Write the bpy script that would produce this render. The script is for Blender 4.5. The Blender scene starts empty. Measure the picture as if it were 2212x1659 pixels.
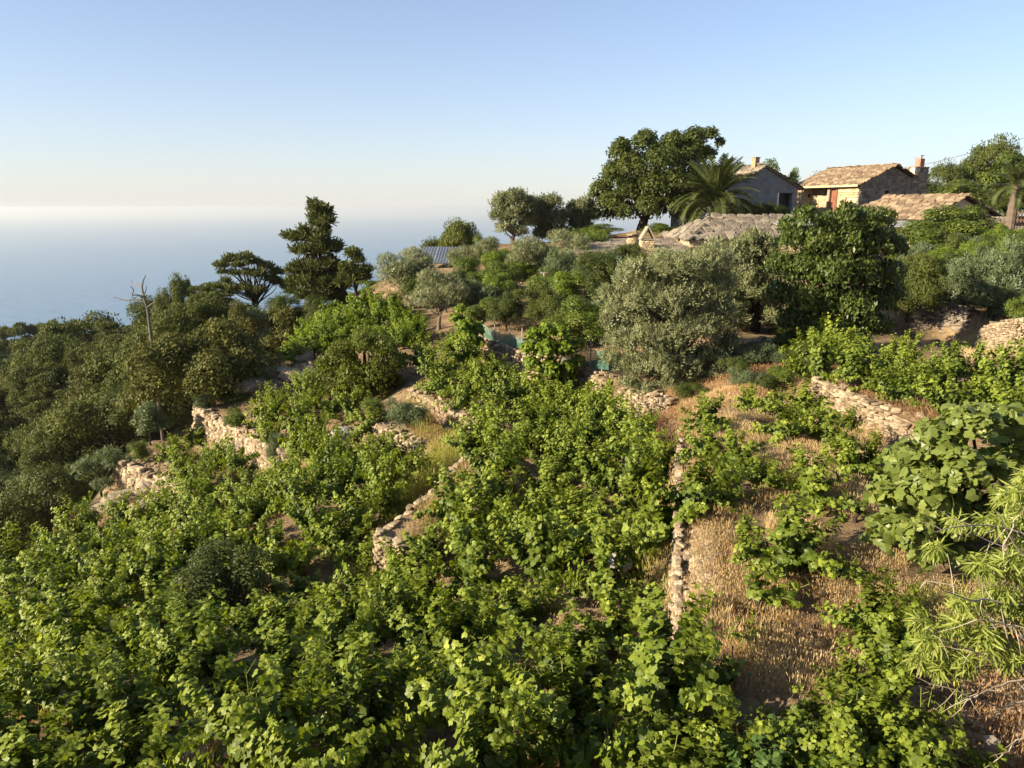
import bpy, math
import numpy as np
from mathutils import Matrix, Vector

R = math.radians
rng = np.random.default_rng(11)
scene = bpy.context.scene
COL = scene.collection

# ------------------------------------------------------------------ camera
F = 1597.0
PITCH = R(13.43)
cam = bpy.data.cameras.new('camera')
cam.sensor_width = 36.0
cam.lens = 36.0 * F / 2212.0
cam.clip_start = 0.1
cam.clip_end = 200000
cam_o = bpy.data.objects.new('camera', cam)
COL.objects.link(cam_o)
cam_o.location = (0, 0, 0)
cam_o.rotation_euler = (R(90) - PITCH, 0, 0)
scene.camera = cam_o

# ------------------------------------------------------------------ light
SUN_AZ = -111.0      # degrees from the view direction, negative = left
SUN_EL = 23.0
world = bpy.data.worlds.new('World')
scene.world = world
world.use_nodes = True
wn = world.node_tree.nodes
wl = world.node_tree.links
bg = wn['Background']
sky = wn.new('ShaderNodeTexSky')
sky.sky_type = 'NISHITA'
sky.sun_disc = False
sky.sun_elevation = R(SUN_EL)
sky.sun_rotation = R(SUN_AZ)
sky.altitude = 0
sky.air_density = 0.85
sky.dust_density = 0.7
sky.ozone_density = 4.2
milk = wn.new('ShaderNodeMixRGB')          # thin high haze veils the blue evenly
milk.inputs[2].default_value = (4.35, 4.2, 3.9, 1)
tcw = wn.new('ShaderNodeTexCoord')        # and thickens towards the horizon all round
sep = wn.new('ShaderNodeSeparateXYZ')
wl.new(tcw.outputs['Generated'], sep.inputs[0])
ab = wn.new('ShaderNodeMath'); ab.operation = 'ABSOLUTE'; wl.new(sep.outputs[2], ab.inputs[0])
mm = wn.new('ShaderNodeMath'); mm.operation = 'MULTIPLY'; mm.inputs[1].default_value = -9.0; wl.new(ab.outputs[0], mm.inputs[0])
ex = wn.new('ShaderNodeMath'); ex.operation = 'EXPONENT'; wl.new(mm.outputs[0], ex.inputs[0])
fa = wn.new('ShaderNodeMath'); fa.operation = 'MULTIPLY_ADD'; fa.inputs[1].default_value = 0.68; fa.inputs[2].default_value = 0.15
wl.new(ex.outputs[0], fa.inputs[0])
wl.new(fa.outputs[0], milk.inputs[0])
wl.new(sky.outputs[0], milk.inputs[1])
wl.new(milk.outputs[0], bg.inputs[0])
bg.inputs[1].default_value = 0.066
sun = bpy.data.lights.new('sun', 'SUN')
sun.energy = 5.0
sun.angle = R(0.5)
sun.color = (1.0, 0.84, 0.62)
sun_o = bpy.data.objects.new('sun', sun)
COL.objects.link(sun_o)
_d = Vector((math.sin(R(SUN_AZ)) * math.cos(R(SUN_EL)), math.cos(R(SUN_AZ)) * math.cos(R(SUN_EL)), math.sin(R(SUN_EL))))
sun_o.rotation_euler = _d.to_track_quat('Z', 'Y').to_euler()
scene.view_settings.view_transform = 'Standard'
scene.view_settings.look = 'None'
scene.view_settings.gamma = 1.0
scene.view_settings.exposure = 1.68
scene.cycles.max_bounces = 6
scene.cycles.diffuse_bounces = 2
scene.cycles.glossy_bounces = 2
scene.cycles.transmission_bounces = 3
scene.cycles.volume_bounces = 1
scene.cycles.transparent_max_bounces = 4

# ------------------------------------------------------------------ picture <-> place
CP, SP = math.cos(PITCH), math.sin(PITCH)


def at(u, v, Y):
    xc, yc = (u - 1106.0) / F, -(v - 829.5) / F
    d = np.array([xc, CP + yc * SP, -SP + yc * CP])
    return d * (Y / d[1])


def project(p):
    p = np.asarray(p, float)
    dep = p[..., 1] * CP - p[..., 2] * SP
    up = p[..., 1] * SP + p[..., 2] * CP
    return 1106.0 + F * p[..., 0] / dep, 829.5 - F * up / dep


def inside(u, v, poly):
    u = np.asarray(u, float); v = np.asarray(v, float)
    r = np.zeros(u.shape, bool)
    n = len(poly)
    for i in range(n):
        x1, y1 = poly[i]; x2, y2 = poly[(i + 1) % n]
        if y1 == y2:
            continue
        c = ((y1 > v) != (y2 > v)) & (u < (x2 - x1) * (v - y1) / (y2 - y1) + x1)
        r ^= c
    return r


# ------------------------------------------------------------------ mesh helpers
def fast_mesh(name, V, faces, mats, tint=None, smooth=False, mat_idx=None):
    """faces: one (n,k) int array or a list of them"""
    if not isinstance(faces, (list, tuple)):
        faces = [faces]
    faces = [np.asarray(f, np.int32) for f in faces if len(f)]
    me = bpy.data.meshes.new(name)
    V = np.ascontiguousarray(V, np.float32)
    me.vertices.add(len(V))
    me.vertices.foreach_set('co', V.ravel())
    loops = np.concatenate([f.ravel() for f in faces])
    tot = np.concatenate([np.full(len(f), f.shape[1], np.int32) for f in faces])
    start = np.concatenate([[0], np.cumsum(tot)[:-1]]).astype(np.int32)
    me.loops.add(len(loops))
    me.loops.foreach_set('vertex_index', loops)
    me.polygons.add(len(tot))
    me.polygons.foreach_set('loop_start', start)
    if smooth:
        me.polygons.foreach_set('use_smooth', np.ones(len(tot), bool))
    else:
        me.polygons.foreach_set('use_smooth', np.zeros(len(tot), bool))
    me.update(calc_edges=True)
    if tint is not None:
        a = me.attributes.new('tint', 'FLOAT', 'POINT')
        a.data.foreach_set('value', np.asarray(tint, np.float32))
    if not isinstance(mats, (list, tuple)):
        mats = [mats]
    for m in mats:
        me.materials.append(m)
    if mat_idx is not None:
        me.polygons.foreach_set('material_index', np.asarray(mat_idx, np.int32))
    return me


def link(name, data, parent=None, loc=None):
    o = bpy.data.objects.new(name, data)
    COL.objects.link(o)
    if parent is not None:
        o.parent = parent
    if loc is not None:
        o.location = [float(c) for c in loc]
    return o


def tag(o, label=None, cat=None, group=None, kind=None):
    if label: o['label'] = label
    if cat: o['category'] = cat
    if group: o['group'] = group
    if kind: o['kind'] = kind
    return o


def empty(name, loc, label, cat, group=None, rz=0.0):
    o = bpy.data.objects.new(name, None)
    COL.objects.link(o)
    o.location = [float(c) for c in loc]
    o.rotation_euler = (0, 0, rz)
    o.empty_display_size = 0.2
    return tag(o, label, cat, group)


class MB:
    def __init__(s):
        s.V, s.Q, s.T, s.n, s.t = [], [], [], 0, []

    def add(s, V, Q=None, T=None, tint=0.0):
        V = np.asarray(V, float)
        s.V.append(V)
        if Q is not None and len(Q): s.Q.append(np.asarray(Q) + s.n)
        if T is not None and len(T): s.T.append(np.asarray(T) + s.n)
        s.n += len(V)
        s.t.append(np.full(len(V), tint))
        return s

    def box(s, c, size, rot=None, tint=0.0):
        V = np.array([[x, y, z] for x in (-.5, .5) for y in (-.5, .5) for z in (-.5, .5)]) * np.array(size)
        if rot is not None: V = V @ np.array(rot).T
        return s.add(V + np.array(c), [[0, 1, 3, 2], [4, 6, 7, 5], [0, 4, 5, 1], [2, 3, 7, 6], [0, 2, 6, 4], [1, 5, 7, 3]], tint=tint)

    def prism(s, bottom, top, tint=0.0):
        """two loops of k points each, capped"""
        b, t = np.array(bottom, float), np.array(top, float)
        k = len(b)
        V = np.vstack([b, t])
        Q = [[i, (i + 1) % k, k + (i + 1) % k, k + i] for i in range(k)]
        s.add(V, Q=Q, tint=tint)
        c0, c1 = b.mean(0), t.mean(0)
        s.add(np.vstack([b, c0[None]]), T=[[(i + 1) % k, i, k] for i in range(k)], tint=tint)
        s.add(np.vstack([t, c1[None]]), T=[[i, (i + 1) % k, k] for i in range(k)], tint=tint)
        return s

    def tube(s, pts, rad, k=6, tint=0.0):
        pts = np.asarray(pts, float)
        rad = np.broadcast_to(np.asarray(rad, float), (len(pts),))
        tan = np.gradient(pts, axis=0)
        tan /= np.linalg.norm(tan, axis=1)[:, None] + 1e-9
        ref = np.array([0, 0, 1.0]) if abs(tan[0, 2]) < .9 else np.array([1.0, 0, 0])
        a = np.cross(tan, ref); a /= np.linalg.norm(a, axis=1)[:, None] + 1e-9
        b = np.cross(tan, a)
        ang = np.arange(k) * 2 * math.pi / k
        ring = pts[:, None] + rad[:, None, None] * (np.cos(ang)[None, :, None] * a[:, None] + np.sin(ang)[None, :, None] * b[:, None])
        n = len(pts)
        Q = [[i * k + j, i * k + (j + 1) % k, (i + 1) * k + (j + 1) % k, (i + 1) * k + j] for i in range(n - 1) for j in range(k)]
        return s.add(ring.reshape(-1, 3), Q=Q, tint=tint)

    def mesh(s, name, mat, smooth=False):
        fs = []
        if s.Q: fs.append(np.vstack(s.Q))
        if s.T: fs.append(np.vstack(s.T))
        return fast_mesh(name, np.vstack(s.V), fs, mat, tint=np.concatenate(s.t), smooth=smooth)

    def build(s, name, mat, parent=None, smooth=False, loc=None):
        return link(name, s.mesh(name, mat, smooth), parent, loc)


# ------------------------------------------------------------------ materials
def new_mat(name):
    m = bpy.data.materials.new(name)
    m.use_nodes = True
    nt = m.node_tree
    for n in list(nt.nodes): nt.nodes.remove(n)
    out = nt.nodes.new('ShaderNodeOutputMaterial')
    return m, nt, out


def N(nt, t, **kw):
    n = nt.nodes.new(t)
    for k, v in kw.items():
        if k.startswith('i_'):
            n.inputs[int(k[2:])].default_value = v
        else:
            setattr(n, k, v)
    return n


def rnd_node(nt):
    """0..1 random for the object plus the piece's own tint"""
    oi = N(nt, 'ShaderNodeObjectInfo')
    at_ = N(nt, 'ShaderNodeAttribute', attribute_name='tint')
    ad = N(nt, 'ShaderNodeMath', operation='ADD')
    nt.links.new(oi.outputs['Random'], ad.inputs[0])
    nt.links.new(at_.outputs['Fac'], ad.inputs[1])
    fr = N(nt, 'ShaderNodeMath', operation='FRACT')
    nt.links.new(ad.outputs[0], fr.inputs[0])
    return fr.outputs[0]


def ramp(nt, fac, stops):
    r = N(nt, 'ShaderNodeValToRGB')
    el = r.color_ramp.elements
    while len(el) < len(stops): el.new(0.5)
    for e, (p, c) in zip(el, stops):
        e.position = p
        e.color = (*c, 1)
    nt.links.new(fac, r.inputs[0])
    return r.outputs[0]


def leaf_mat(name, stops, trans=0.3, rough=0.5, tcol=None, spec=0.22):
    m, nt, out = new_mat(name)
    # leaf to leaf: tint attribute; plant to plant: object random
    a = N(nt, 'ShaderNodeAttribute', attribute_name='tint')
    oi = N(nt, 'ShaderNodeObjectInfo')
    mx = N(nt, 'ShaderNodeMath', operation='MULTIPLY_ADD')
    nt.links.new(oi.outputs['Random'], mx.inputs[0]); mx.inputs[1].default_value = 0.3
    nt.links.new(a.outputs['Fac'], mx.inputs[2])
    md = N(nt, 'ShaderNodeMath', operation='MULTIPLY'); md.inputs[1].default_value = 0.77
    nt.links.new(mx.outputs[0], md.inputs[0])
    c = ramp(nt, md.outputs[0], stops)
    p = N(nt, 'ShaderNodeBsdfPrincipled')
    nt.links.new(c, p.inputs['Base Color'])
    p.inputs['Roughness'].default_value = rough
    p.inputs['Specular IOR Level'].default_value = spec
    tr = N(nt, 'ShaderNodeBsdfTranslucent')
    hs = N(nt, 'ShaderNodeMixRGB', blend_type='MULTIPLY')
    hs.inputs[0].default_value = 1.0
    nt.links.new(c, hs.inputs[1])
    hs.inputs[2].default_value = (*(tcol or (1.7, 1.7, 0.55)), 1)
    nt.links.new(hs.outputs[0], tr.inputs[0])
    mix = N(nt, 'ShaderNodeMixShader')
    mix.inputs[0].default_value = trans
    nt.links.new(p.outputs[0], mix.inputs[1]); nt.links.new(tr.outputs[0], mix.inputs[2])
    nt.links.new(mix.outputs[0], out.inputs[0])
    return m


def solid_mat(name, stops, rough=0.9, scale=8.0, bump=0.3, bscale=30.0, noise_w=0.5, spec=0.2, metallic=0.0):
    """object/piece random picks along the ramp, noise varies it"""
    m, nt, out = new_mat(name)
    r = rnd_node(nt)
    tc = N(nt, 'ShaderNodeTexCoord')
    no = N(nt, 'ShaderNodeTexNoise'); no.inputs['Scale'].default_value = scale; no.inputs['Detail'].default_value = 5
    nt.links.new(tc.outputs['Object'], no.inputs['Vector'])
    mx = N(nt, 'ShaderNodeMix'); mx.inputs[0].default_value = noise_w
    nt.links.new(r, mx.inputs[2]); nt.links.new(no.outputs[0], mx.inputs[3])
    c = ramp(nt, mx.outputs[0], stops)
    p = N(nt, 'ShaderNodeBsdfPrincipled')
    nt.links.new(c, p.inputs['Base Color'])
    p.inputs['Roughness'].default_value = rough
    p.inputs['Specular IOR Level'].default_value = spec
    p.inputs['Metallic'].default_value = metallic
    nb = N(nt, 'ShaderNodeTexNoise'); nb.inputs['Scale'].default_value = bscale; nb.inputs['Detail'].default_value = 6
    nt.links.new(tc.outputs['Object'], nb.inputs['Vector'])
    b = N(nt, 'ShaderNodeBump'); b.inputs['Strength'].default_value = bump; b.inputs['Distance'].default_value = 0.02
    nt.links.new(nb.outputs[0], b.inputs['Height']); nt.links.new(b.outputs[0], p.inputs['Normal'])
    nt.links.new(p.outputs[0], out.inputs[0])
    return m


M = {}
M['vine'] = leaf_mat('vine_leaf', [(0, (.036, .058, .008)), (.3, (.080, .115, .012)), (.65, (.16, .205, .022)), (1, (.29, .32, .05))], .3, .5, spec=.25)
M['vine_far'] = leaf_mat('vine_leaf_sunny', [(0, (.05, .085, .010)), (.4, (.105, .155, .015)), (.8, (.175, .23, .02)), (1, (.26, .30, .04))], .34, .45)
M['vine_blue'] = leaf_mat('vine_leaf_bluish', [(0, (.03, .065, .016)), (.5, (.06, .11, .028)), (1, (.10, .16, .04))], .3, .42)
M['fig'] = leaf_mat('fig_leaf', [(0, (.075, .105, .022)), (.5, (.14, .175, .04)), (1, (.22, .25, .06))], .3, .4)
M['willow'] = leaf_mat('narrow_leaf', [(0, (.10, .14, .025)), (.5, (.185, .225, .045)), (1, (.30, .32, .085))], .34, .4)
M['olive'] = leaf_mat('olive_leaf', [(0, (.085, .098, .04)), (.5, (.16, .175, .08)), (1, (.28, .285, .16))], .16, .45, (1.3, 1.3, .8))
M['oak'] = leaf_mat('oak_leaf', [(0, (.028, .042, .010)), (.5, (.060, .078, .017)), (1, (.115, .13, .03))], .18, .5, spec=.15)
M['bay'] = leaf_mat('bay_leaf', [(0, (.028, .046, .010)), (.5, (.062, .088, .018)), (1, (.14, .16, .035))], .18, .4)
M['pine'] = leaf_mat('pine_needle', [(0, (.04, .052, .014)), (.5, (.08, .095, .022)), (1, (.14, .145, .038))], .12, .6)
M['maquis'] = leaf_mat('maquis_leaf', [(0, (.034, .046, .011)), (.5, (.075, .092, .02)), (1, (.14, .15, .036))], .15, .6, spec=.12)
M['maquis_brown'] = leaf_mat('maquis_leaf_brownish', [(0, (.042, .048, .013)), (.5, (.085, .09, .023)), (1, (.155, .15, .042))], .14, .6, spec=.12)
M['yellow'] = leaf_mat('yellow_green_leaf', [(0, (.07, .11, .015)), (.5, (.13, .18, .02)), (1, (.21, .25, .035))], .32, .45)
M['green'] = leaf_mat('bright_green_leaf', [(0, (.05, .075, .014)), (.5, (.10, .135, .022)), (1, (.16, .19, .035))], .3, .45)
M['carob'] = leaf_mat('carob_leaf', [(0, (.05, .07, .010)), (.5, (.10, .12, .016)), (1, (.18, .19, .03))], .28, .45)
M['grey'] = leaf_mat('grey_green_leaf', [(0, (.06, .085, .04)), (.5, (.10, .13, .06)), (1, (.15, .18, .09))], .2, .5)
M['palm'] = leaf_mat('palm_frond', [(0, (.035, .048, .015)), (.5, (.06, .075, .022)), (1, (.13, .13, .045))], .2, .4)
M['straw'] = leaf_mat('dry_straw', [(0, (.26, .185, .085)), (.5, (.45, .335, .17)), (1, (.62, .50, .29))], .3, .7, (1.1, 1.0, .8), .1)
M['rust'] = leaf_mat('dry_rust', [(0, (.15, .09, .048)), (.5, (.28, .17, .085)), (1, (.42, .27, .13))], .25, .7, (1.1, 1.0, .8), .1)
M['weed'] = leaf_mat('green_weed', [(0, (.12, .14, .03)), (.5, (.24, .24, .06)), (1, (.40, .35, .12))], .3, .6)
M['flower'] = leaf_mat('white_flower', [(0, (.6, .6, .45)), (1, (.8, .8, .6))], .2, .6, (1, 1, 1))
M['bark'] = solid_mat('dark_bark', [(.2, (.018, .013, .010)), (.8, (.05, .038, .028))], .95, 12, .8, 25)
M['barkp'] = solid_mat('grey_brown_bark', [(.2, (.05, .04, .03)), (.8, (.13, .10, .075))], .95, 10, .7, 20)
M['deadwood'] = solid_mat('dead_wood', [(.2, (.07, .06, .052)), (.8, (.15, .13, .115))], .9, 10, .4)
M['twig'] = solid_mat('grey_twig', [(.2, (.20, .17, .12)), (.8, (.36, .31, .24))], .8, 10, .3)
M['shoot'] = solid_mat('green_shoot', [(.2, (.10, .12, .03)), (.8, (.17, .17, .05))], .7, 10, .2)
M['stone'] = solid_mat('dry_stone', [(.12, (.12, .09, .058)), (.4, (.235, .18, .115)), (.65, (.33, .26, .17)), (.9, (.43, .35, .24))], .95, 14, .6, 40, .45)
M['stone_shaded'] = solid_mat('shaded_stone', [(.15, (.10, .085, .07)), (.5, (.19, .16, .125)), (.85, (.28, .24, .19))], .95, 14, .6, 40, .45)  # stone darkened in colour for walls that lie in shade
M['earth'] = solid_mat('packed_earth', [(.2, (.10, .065, .038)), (.5, (.19, .13, .078)), (.8, (.29, .21, .13))], 1.0, 5, .8, 18, 1.0)
M['rock'] = solid_mat('pale_rock', [(.25, (.10, .075, .05)), (.45, (.20, .155, .11)), (.6, (.28, .225, .165)), (.78, (.36, .30, .23))], .95, 4.5, 1.0, 16, .9)
M['boulder'] = solid_mat('grey_boulder', [(.25, (.15, .145, .13)), (.5, (.23, .22, .20)), (.75, (.32, .31, .28))], .9, 3, .6, 14, .9)
M['slate'] = solid_mat('roof_slate_stone', [(.1, (.085, .06, .038)), (.45, (.16, .115, .072)), (.8, (.25, .19, .12)), (1, (.33, .255, .17))], .9, 6, .5, 25, .4)
M['slate_grey'] = solid_mat('grey_roof_slate', [(.1, (.085, .072, .054)), (.5, (.165, .14, .105)), (.9, (.27, .23, .175))], .9, 6, .5, 25, .4)
M['house_stone'] = solid_mat('honey_stone', [(.1, (.25, .18, .10)), (.5, (.42, .32, .19)), (.9, (.55, .44, .28))], .95, 5, .5, 30, .45)
M['mortar'] = solid_mat('lime_mortar', [(.2, (.22, .17, .115)), (.8, (.34, .27, .18))], 1, 4, .4, 30, 1.0)
M['plaster'] = solid_mat('grey_plaster', [(.3, (.115, .125, .135)), (.55, (.165, .175, .18)), (.8, (.22, .225, .225))], .95, 1.6, .3, 20, 1.0)
M['cream'] = solid_mat('cream_plaster', [(.2, (.40, .34, .26)), (.8, (.56, .49, .39))], .95, 2, .2, 20, 1.0)
M['white'] = solid_mat('white_plaster', [(.2, (.55, .54, .5)), (.8, (.7, .69, .65))], .9, 2, .2, 20, 1.0)
M['redwood'] = solid_mat('red_brown_wood', [(.2, (.13, .052, .03)), (.8, (.22, .095, .055))], .7, 6, .2, 30, 1.0)
M['wood'] = solid_mat('brown_wood', [(.2, (.13, .08, .05)), (.8, (.26, .17, .10))], .8, 8, .3, 30, 1.0)
M['greywood'] = solid_mat('weathered_wood', [(.2, (.20, .17, .14)), (.8, (.36, .31, .25))], .85, 8, .3, 30, 1.0)
M['brick'] = solid_mat('brick_red', [(.2, (.28, .13, .08)), (.8, (.42, .22, .14))], .9, 12, .3, 30, .6)
M['dark'] = solid_mat('dark_interior', [(.2, (.012, .012, .013)), (.8, (.025, .024, .024))], .9, 3, .1)  # near-black for painted shade in openings, also the dark door and panes
M['metal'] = solid_mat('galvanised_sheet', [(.2, (.22, .23, .22)), (.8, (.34, .34, .32))], .5, 3, .1, 10, 1.0, .5, .4)
M['cable'] = solid_mat('black_cable', [(.2, (.03, .03, .03)), (.8, (.05, .05, .05))], .6)
M['post'] = solid_mat('iron_post', [(.2, (.04, .035, .03)), (.8, (.09, .07, .055))], .7)
M['panel'] = solid_mat('solar_glass', [(.2, (.035, .05, .075)), (.8, (.06, .075, .10))], .25, 3, .02, 5, .5, .6)
M['frame'] = solid_mat('aluminium_frame', [(.2, (.45, .46, .47)), (.8, (.55, .56, .57))], .4, 3, .05, 5, .5, .5, .6)
M['slab'] = solid_mat('concrete_slab', [(.2, (.22, .21, .19)), (.8, (.33, .31, .28))], .95, 4, .2, 25, 1.0)


def net_material():
    m, nt, out = new_mat('green_shade_net')
    p = N(nt, 'ShaderNodeBsdfPrincipled')
    tc = N(nt, 'ShaderNodeTexCoord')
    no = N(nt, 'ShaderNodeTexNoise'); no.inputs['Scale'].default_value = 2.5
    nt.links.new(tc.outputs['Object'], no.inputs['Vector'])
    c = ramp(nt, no.outputs[0], [(.3, (.045, .13, .09)), (.7, (.085, .20, .145))])
    nt.links.new(c, p.inputs['Base Color']); p.inputs['Roughness'].default_value = .6
    tl = N(nt, 'ShaderNodeBsdfTranslucent'); nt.links.new(c, tl.inputs[0])
    ts = N(nt, 'ShaderNodeBsdfTransparent')
    m1 = N(nt, 'ShaderNodeMixShader'); m1.inputs[0].default_value = .35
    m2 = N(nt, 'ShaderNodeMixShader'); m2.inputs[0].default_value = .25
    nt.links.new(p.outputs[0], m1.inputs[1]); nt.links.new(tl.outputs[0], m1.inputs[2])
    nt.links.new(m1.outputs[0], m2.inputs[1]); nt.links.new(ts.outputs[0], m2.inputs[2])
    nt.links.new(m2.outputs[0], out.inputs[0])
    return m


M['net'] = net_material()


def terrain_material():
    m, nt, out = new_mat('hillside_soil')
    tc = N(nt, 'ShaderNodeTexCoord')
    fo = N(nt, 'ShaderNodeAttribute', attribute_name='forest')
    n1 = N(nt, 'ShaderNodeTexNoise'); n1.inputs['Scale'].default_value = .9; n1.inputs['Detail'].default_value = 8; n1.inputs['Roughness'].default_value = .65
    n2 = N(nt, 'ShaderNodeTexNoise'); n2.inputs['Scale'].default_value = 14; n2.inputs['Detail'].default_value = 6; n2.inputs['Roughness'].default_value = .7
    for n in (n1, n2): nt.links.new(tc.outputs['Object'], n.inputs['Vector'])
    soil = ramp(nt, n1.outputs[0], [(.3, (.10, .072, .045)), (.5, (.19, .14, .085)), (.62, (.28, .205, .12)), (.75, (.21, .165, .11))])
    fine = ramp(nt, n2.outputs[0], [(.3, (.45, .42, .4)), (.5, (.9, .88, .85)), (.7, (1.25, 1.2, 1.1))])
    mu = N(nt, 'ShaderNodeMixRGB', blend_type='MULTIPLY'); mu.inputs[0].default_value = 1
    nt.links.new(soil, mu.inputs[1]); nt.links.new(fine, mu.inputs[2])
    litter = ramp(nt, n1.outputs[0], [(.35, (.025, .028, .014)), (.65, (.06, .055, .028))])
    mf = N(nt, 'ShaderNodeMixRGB')
    nt.links.new(fo.outputs['Fac'], mf.inputs[0]); nt.links.new(mu.outputs[0], mf.inputs[1]); nt.links.new(litter, mf.inputs[2])
    p = N(nt, 'ShaderNodeBsdfPrincipled'); p.inputs['Roughness'].default_value = 1; p.inputs['Specular IOR Level'].default_value = .1
    nt.links.new(mf.outputs[0], p.inputs['Base Color'])
    b = N(nt, 'ShaderNodeBump'); b.inputs['Strength'].default_value = .9; b.inputs['Distance'].default_value = .06
    nt.links.new(n2.outputs[0], b.inputs['Height']); nt.links.new(b.outputs[0], p.inputs['Normal'])
    nt.links.new(p.outputs[0], out.inputs[0])
    return m


def sea_material():
    m, nt, out = new_mat('sea_water')
    tc = N(nt, 'ShaderNodeTexCoord')
    mp = N(nt, 'ShaderNodeMapping'); mp.inputs['Scale'].default_value = (.02, .055, .02); mp.inputs['Rotation'].default_value = (0, 0, .35)
    nt.links.new(tc.outputs['Object'], mp.inputs['Vector'])
    no = N(nt, 'ShaderNodeTexNoise'); no.inputs['Scale'].default_value = 1.0; no.inputs['Detail'].default_value = 8; no.inputs['Roughness'].default_value = .62
    nt.links.new(mp.outputs[0], no.inputs['Vector'])
    p = N(nt, 'ShaderNodeBsdfPrincipled')
    c = ramp(nt, no.outputs[0], [(.38, (.032, .10, .19)), (.62, (.078, .175, .285))])
    nt.links.new(c, p.inputs['Base Color'])
    p.inputs['Roughness'].default_value = .32
    p.inputs['IOR'].default_value = 1.33
    b = N(nt, 'ShaderNodeBump'); b.inputs['Strength'].default_value = .9; b.inputs['Distance'].default_value = 5.0
    nt.links.new(no.outputs[0], b.inputs['Height']); nt.links.new(b.outputs[0], p.inputs['Normal'])
    nt.links.new(p.outputs[0], out.inputs[0])
    return m


# ------------------------------------------------------------------ terrain: controls
# retaining walls: top edge (u, v, Y), height, low side ('L' or 'R' of the direction of travel)
WALLS = {
    'west_upper': ([(420, 880, 28), (470, 905, 26.6), (530, 935, 24.8), (600, 965, 22.8), (625, 1000, 21.2)], 1.25, 'R'),
    'west_lower': ([(250, 998, 25), (300, 1018, 24), (350, 1035, 23), (388, 1048, 22.4)], 1.1, 'R'),
    'mid_back': ([(790, 903, 22.6), (830, 925, 21.6), (870, 937, 21), (905, 962, 20)], .7, 'R'),
    'mid_upper': ([(885, 838, 25), (940, 866, 23.4), (990, 888, 22), (1032, 915, 21)], .65, 'R'),
    'mid_front': ([(1005, 985, 17.4), (950, 1040, 15.9), (900, 1085, 14.7), (812, 1157, 13.1), (850, 1166, 12.9), (900, 1190, 12.5)], 1.05, 'R'),
    'net': ([(1025, 728, 30.5), (1080, 742, 29.5), (1130, 760, 28.5), (1200, 778, 27.2), (1260, 795, 26), (1315, 818, 24.5)], 1.25, 'R'),
    'olive': ([(1340, 840, 23), (1400, 850, 22), (1447, 862, 21)], 1.05, 'R'),
    'centre': ([(1465, 930, 15.7), (1464, 1010, 13.3), (1463, 1100, 11.4), (1462, 1200, 9.8), (1462, 1300, 8.4), (1470, 1400, 7.3)], .8, 'R'),
    'east': ([(1757, 812, 19), (1800, 835, 17.9), (1850, 860, 16.8), (1910, 881, 16), (1960, 901, 15.2), (2018, 926, 14.4)], .8, 'R'),
    'shade': ([(1970, 660, 31), (2030, 652, 31), (2090, 668, 30)], 1.3, 'R'),
    'bank': ([(2118, 712, 25.5), (2150, 700, 24.5), (2200, 694, 23.5), (2260, 694, 23)], 1.2, 'R'),
    'tree': ([(1545, 736, 26), (1620, 738, 26), (1695, 735, 27)], .95, 'R'),
}


def dense(poly, step=.6):
    P = [at(*p) for p in poly]
    out = []
    for a, b in zip(P[:-1], P[1:]):
        n = max(2, int(np.linalg.norm(b - a) / step))
        for i in range(n): out.append(a + (b - a) * i / n)
    out.append(P[-1])
    return np.array(out)


def normals(P, side):
    t = np.gradient(P[:, :2], axis=0)
    t /= np.linalg.norm(t, axis=1)[:, None]
    nrm = np.stack([t[:, 1], -t[:, 0]], 1)     # right of travel
    if side == 'L': nrm = -nrm
    return nrm


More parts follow.
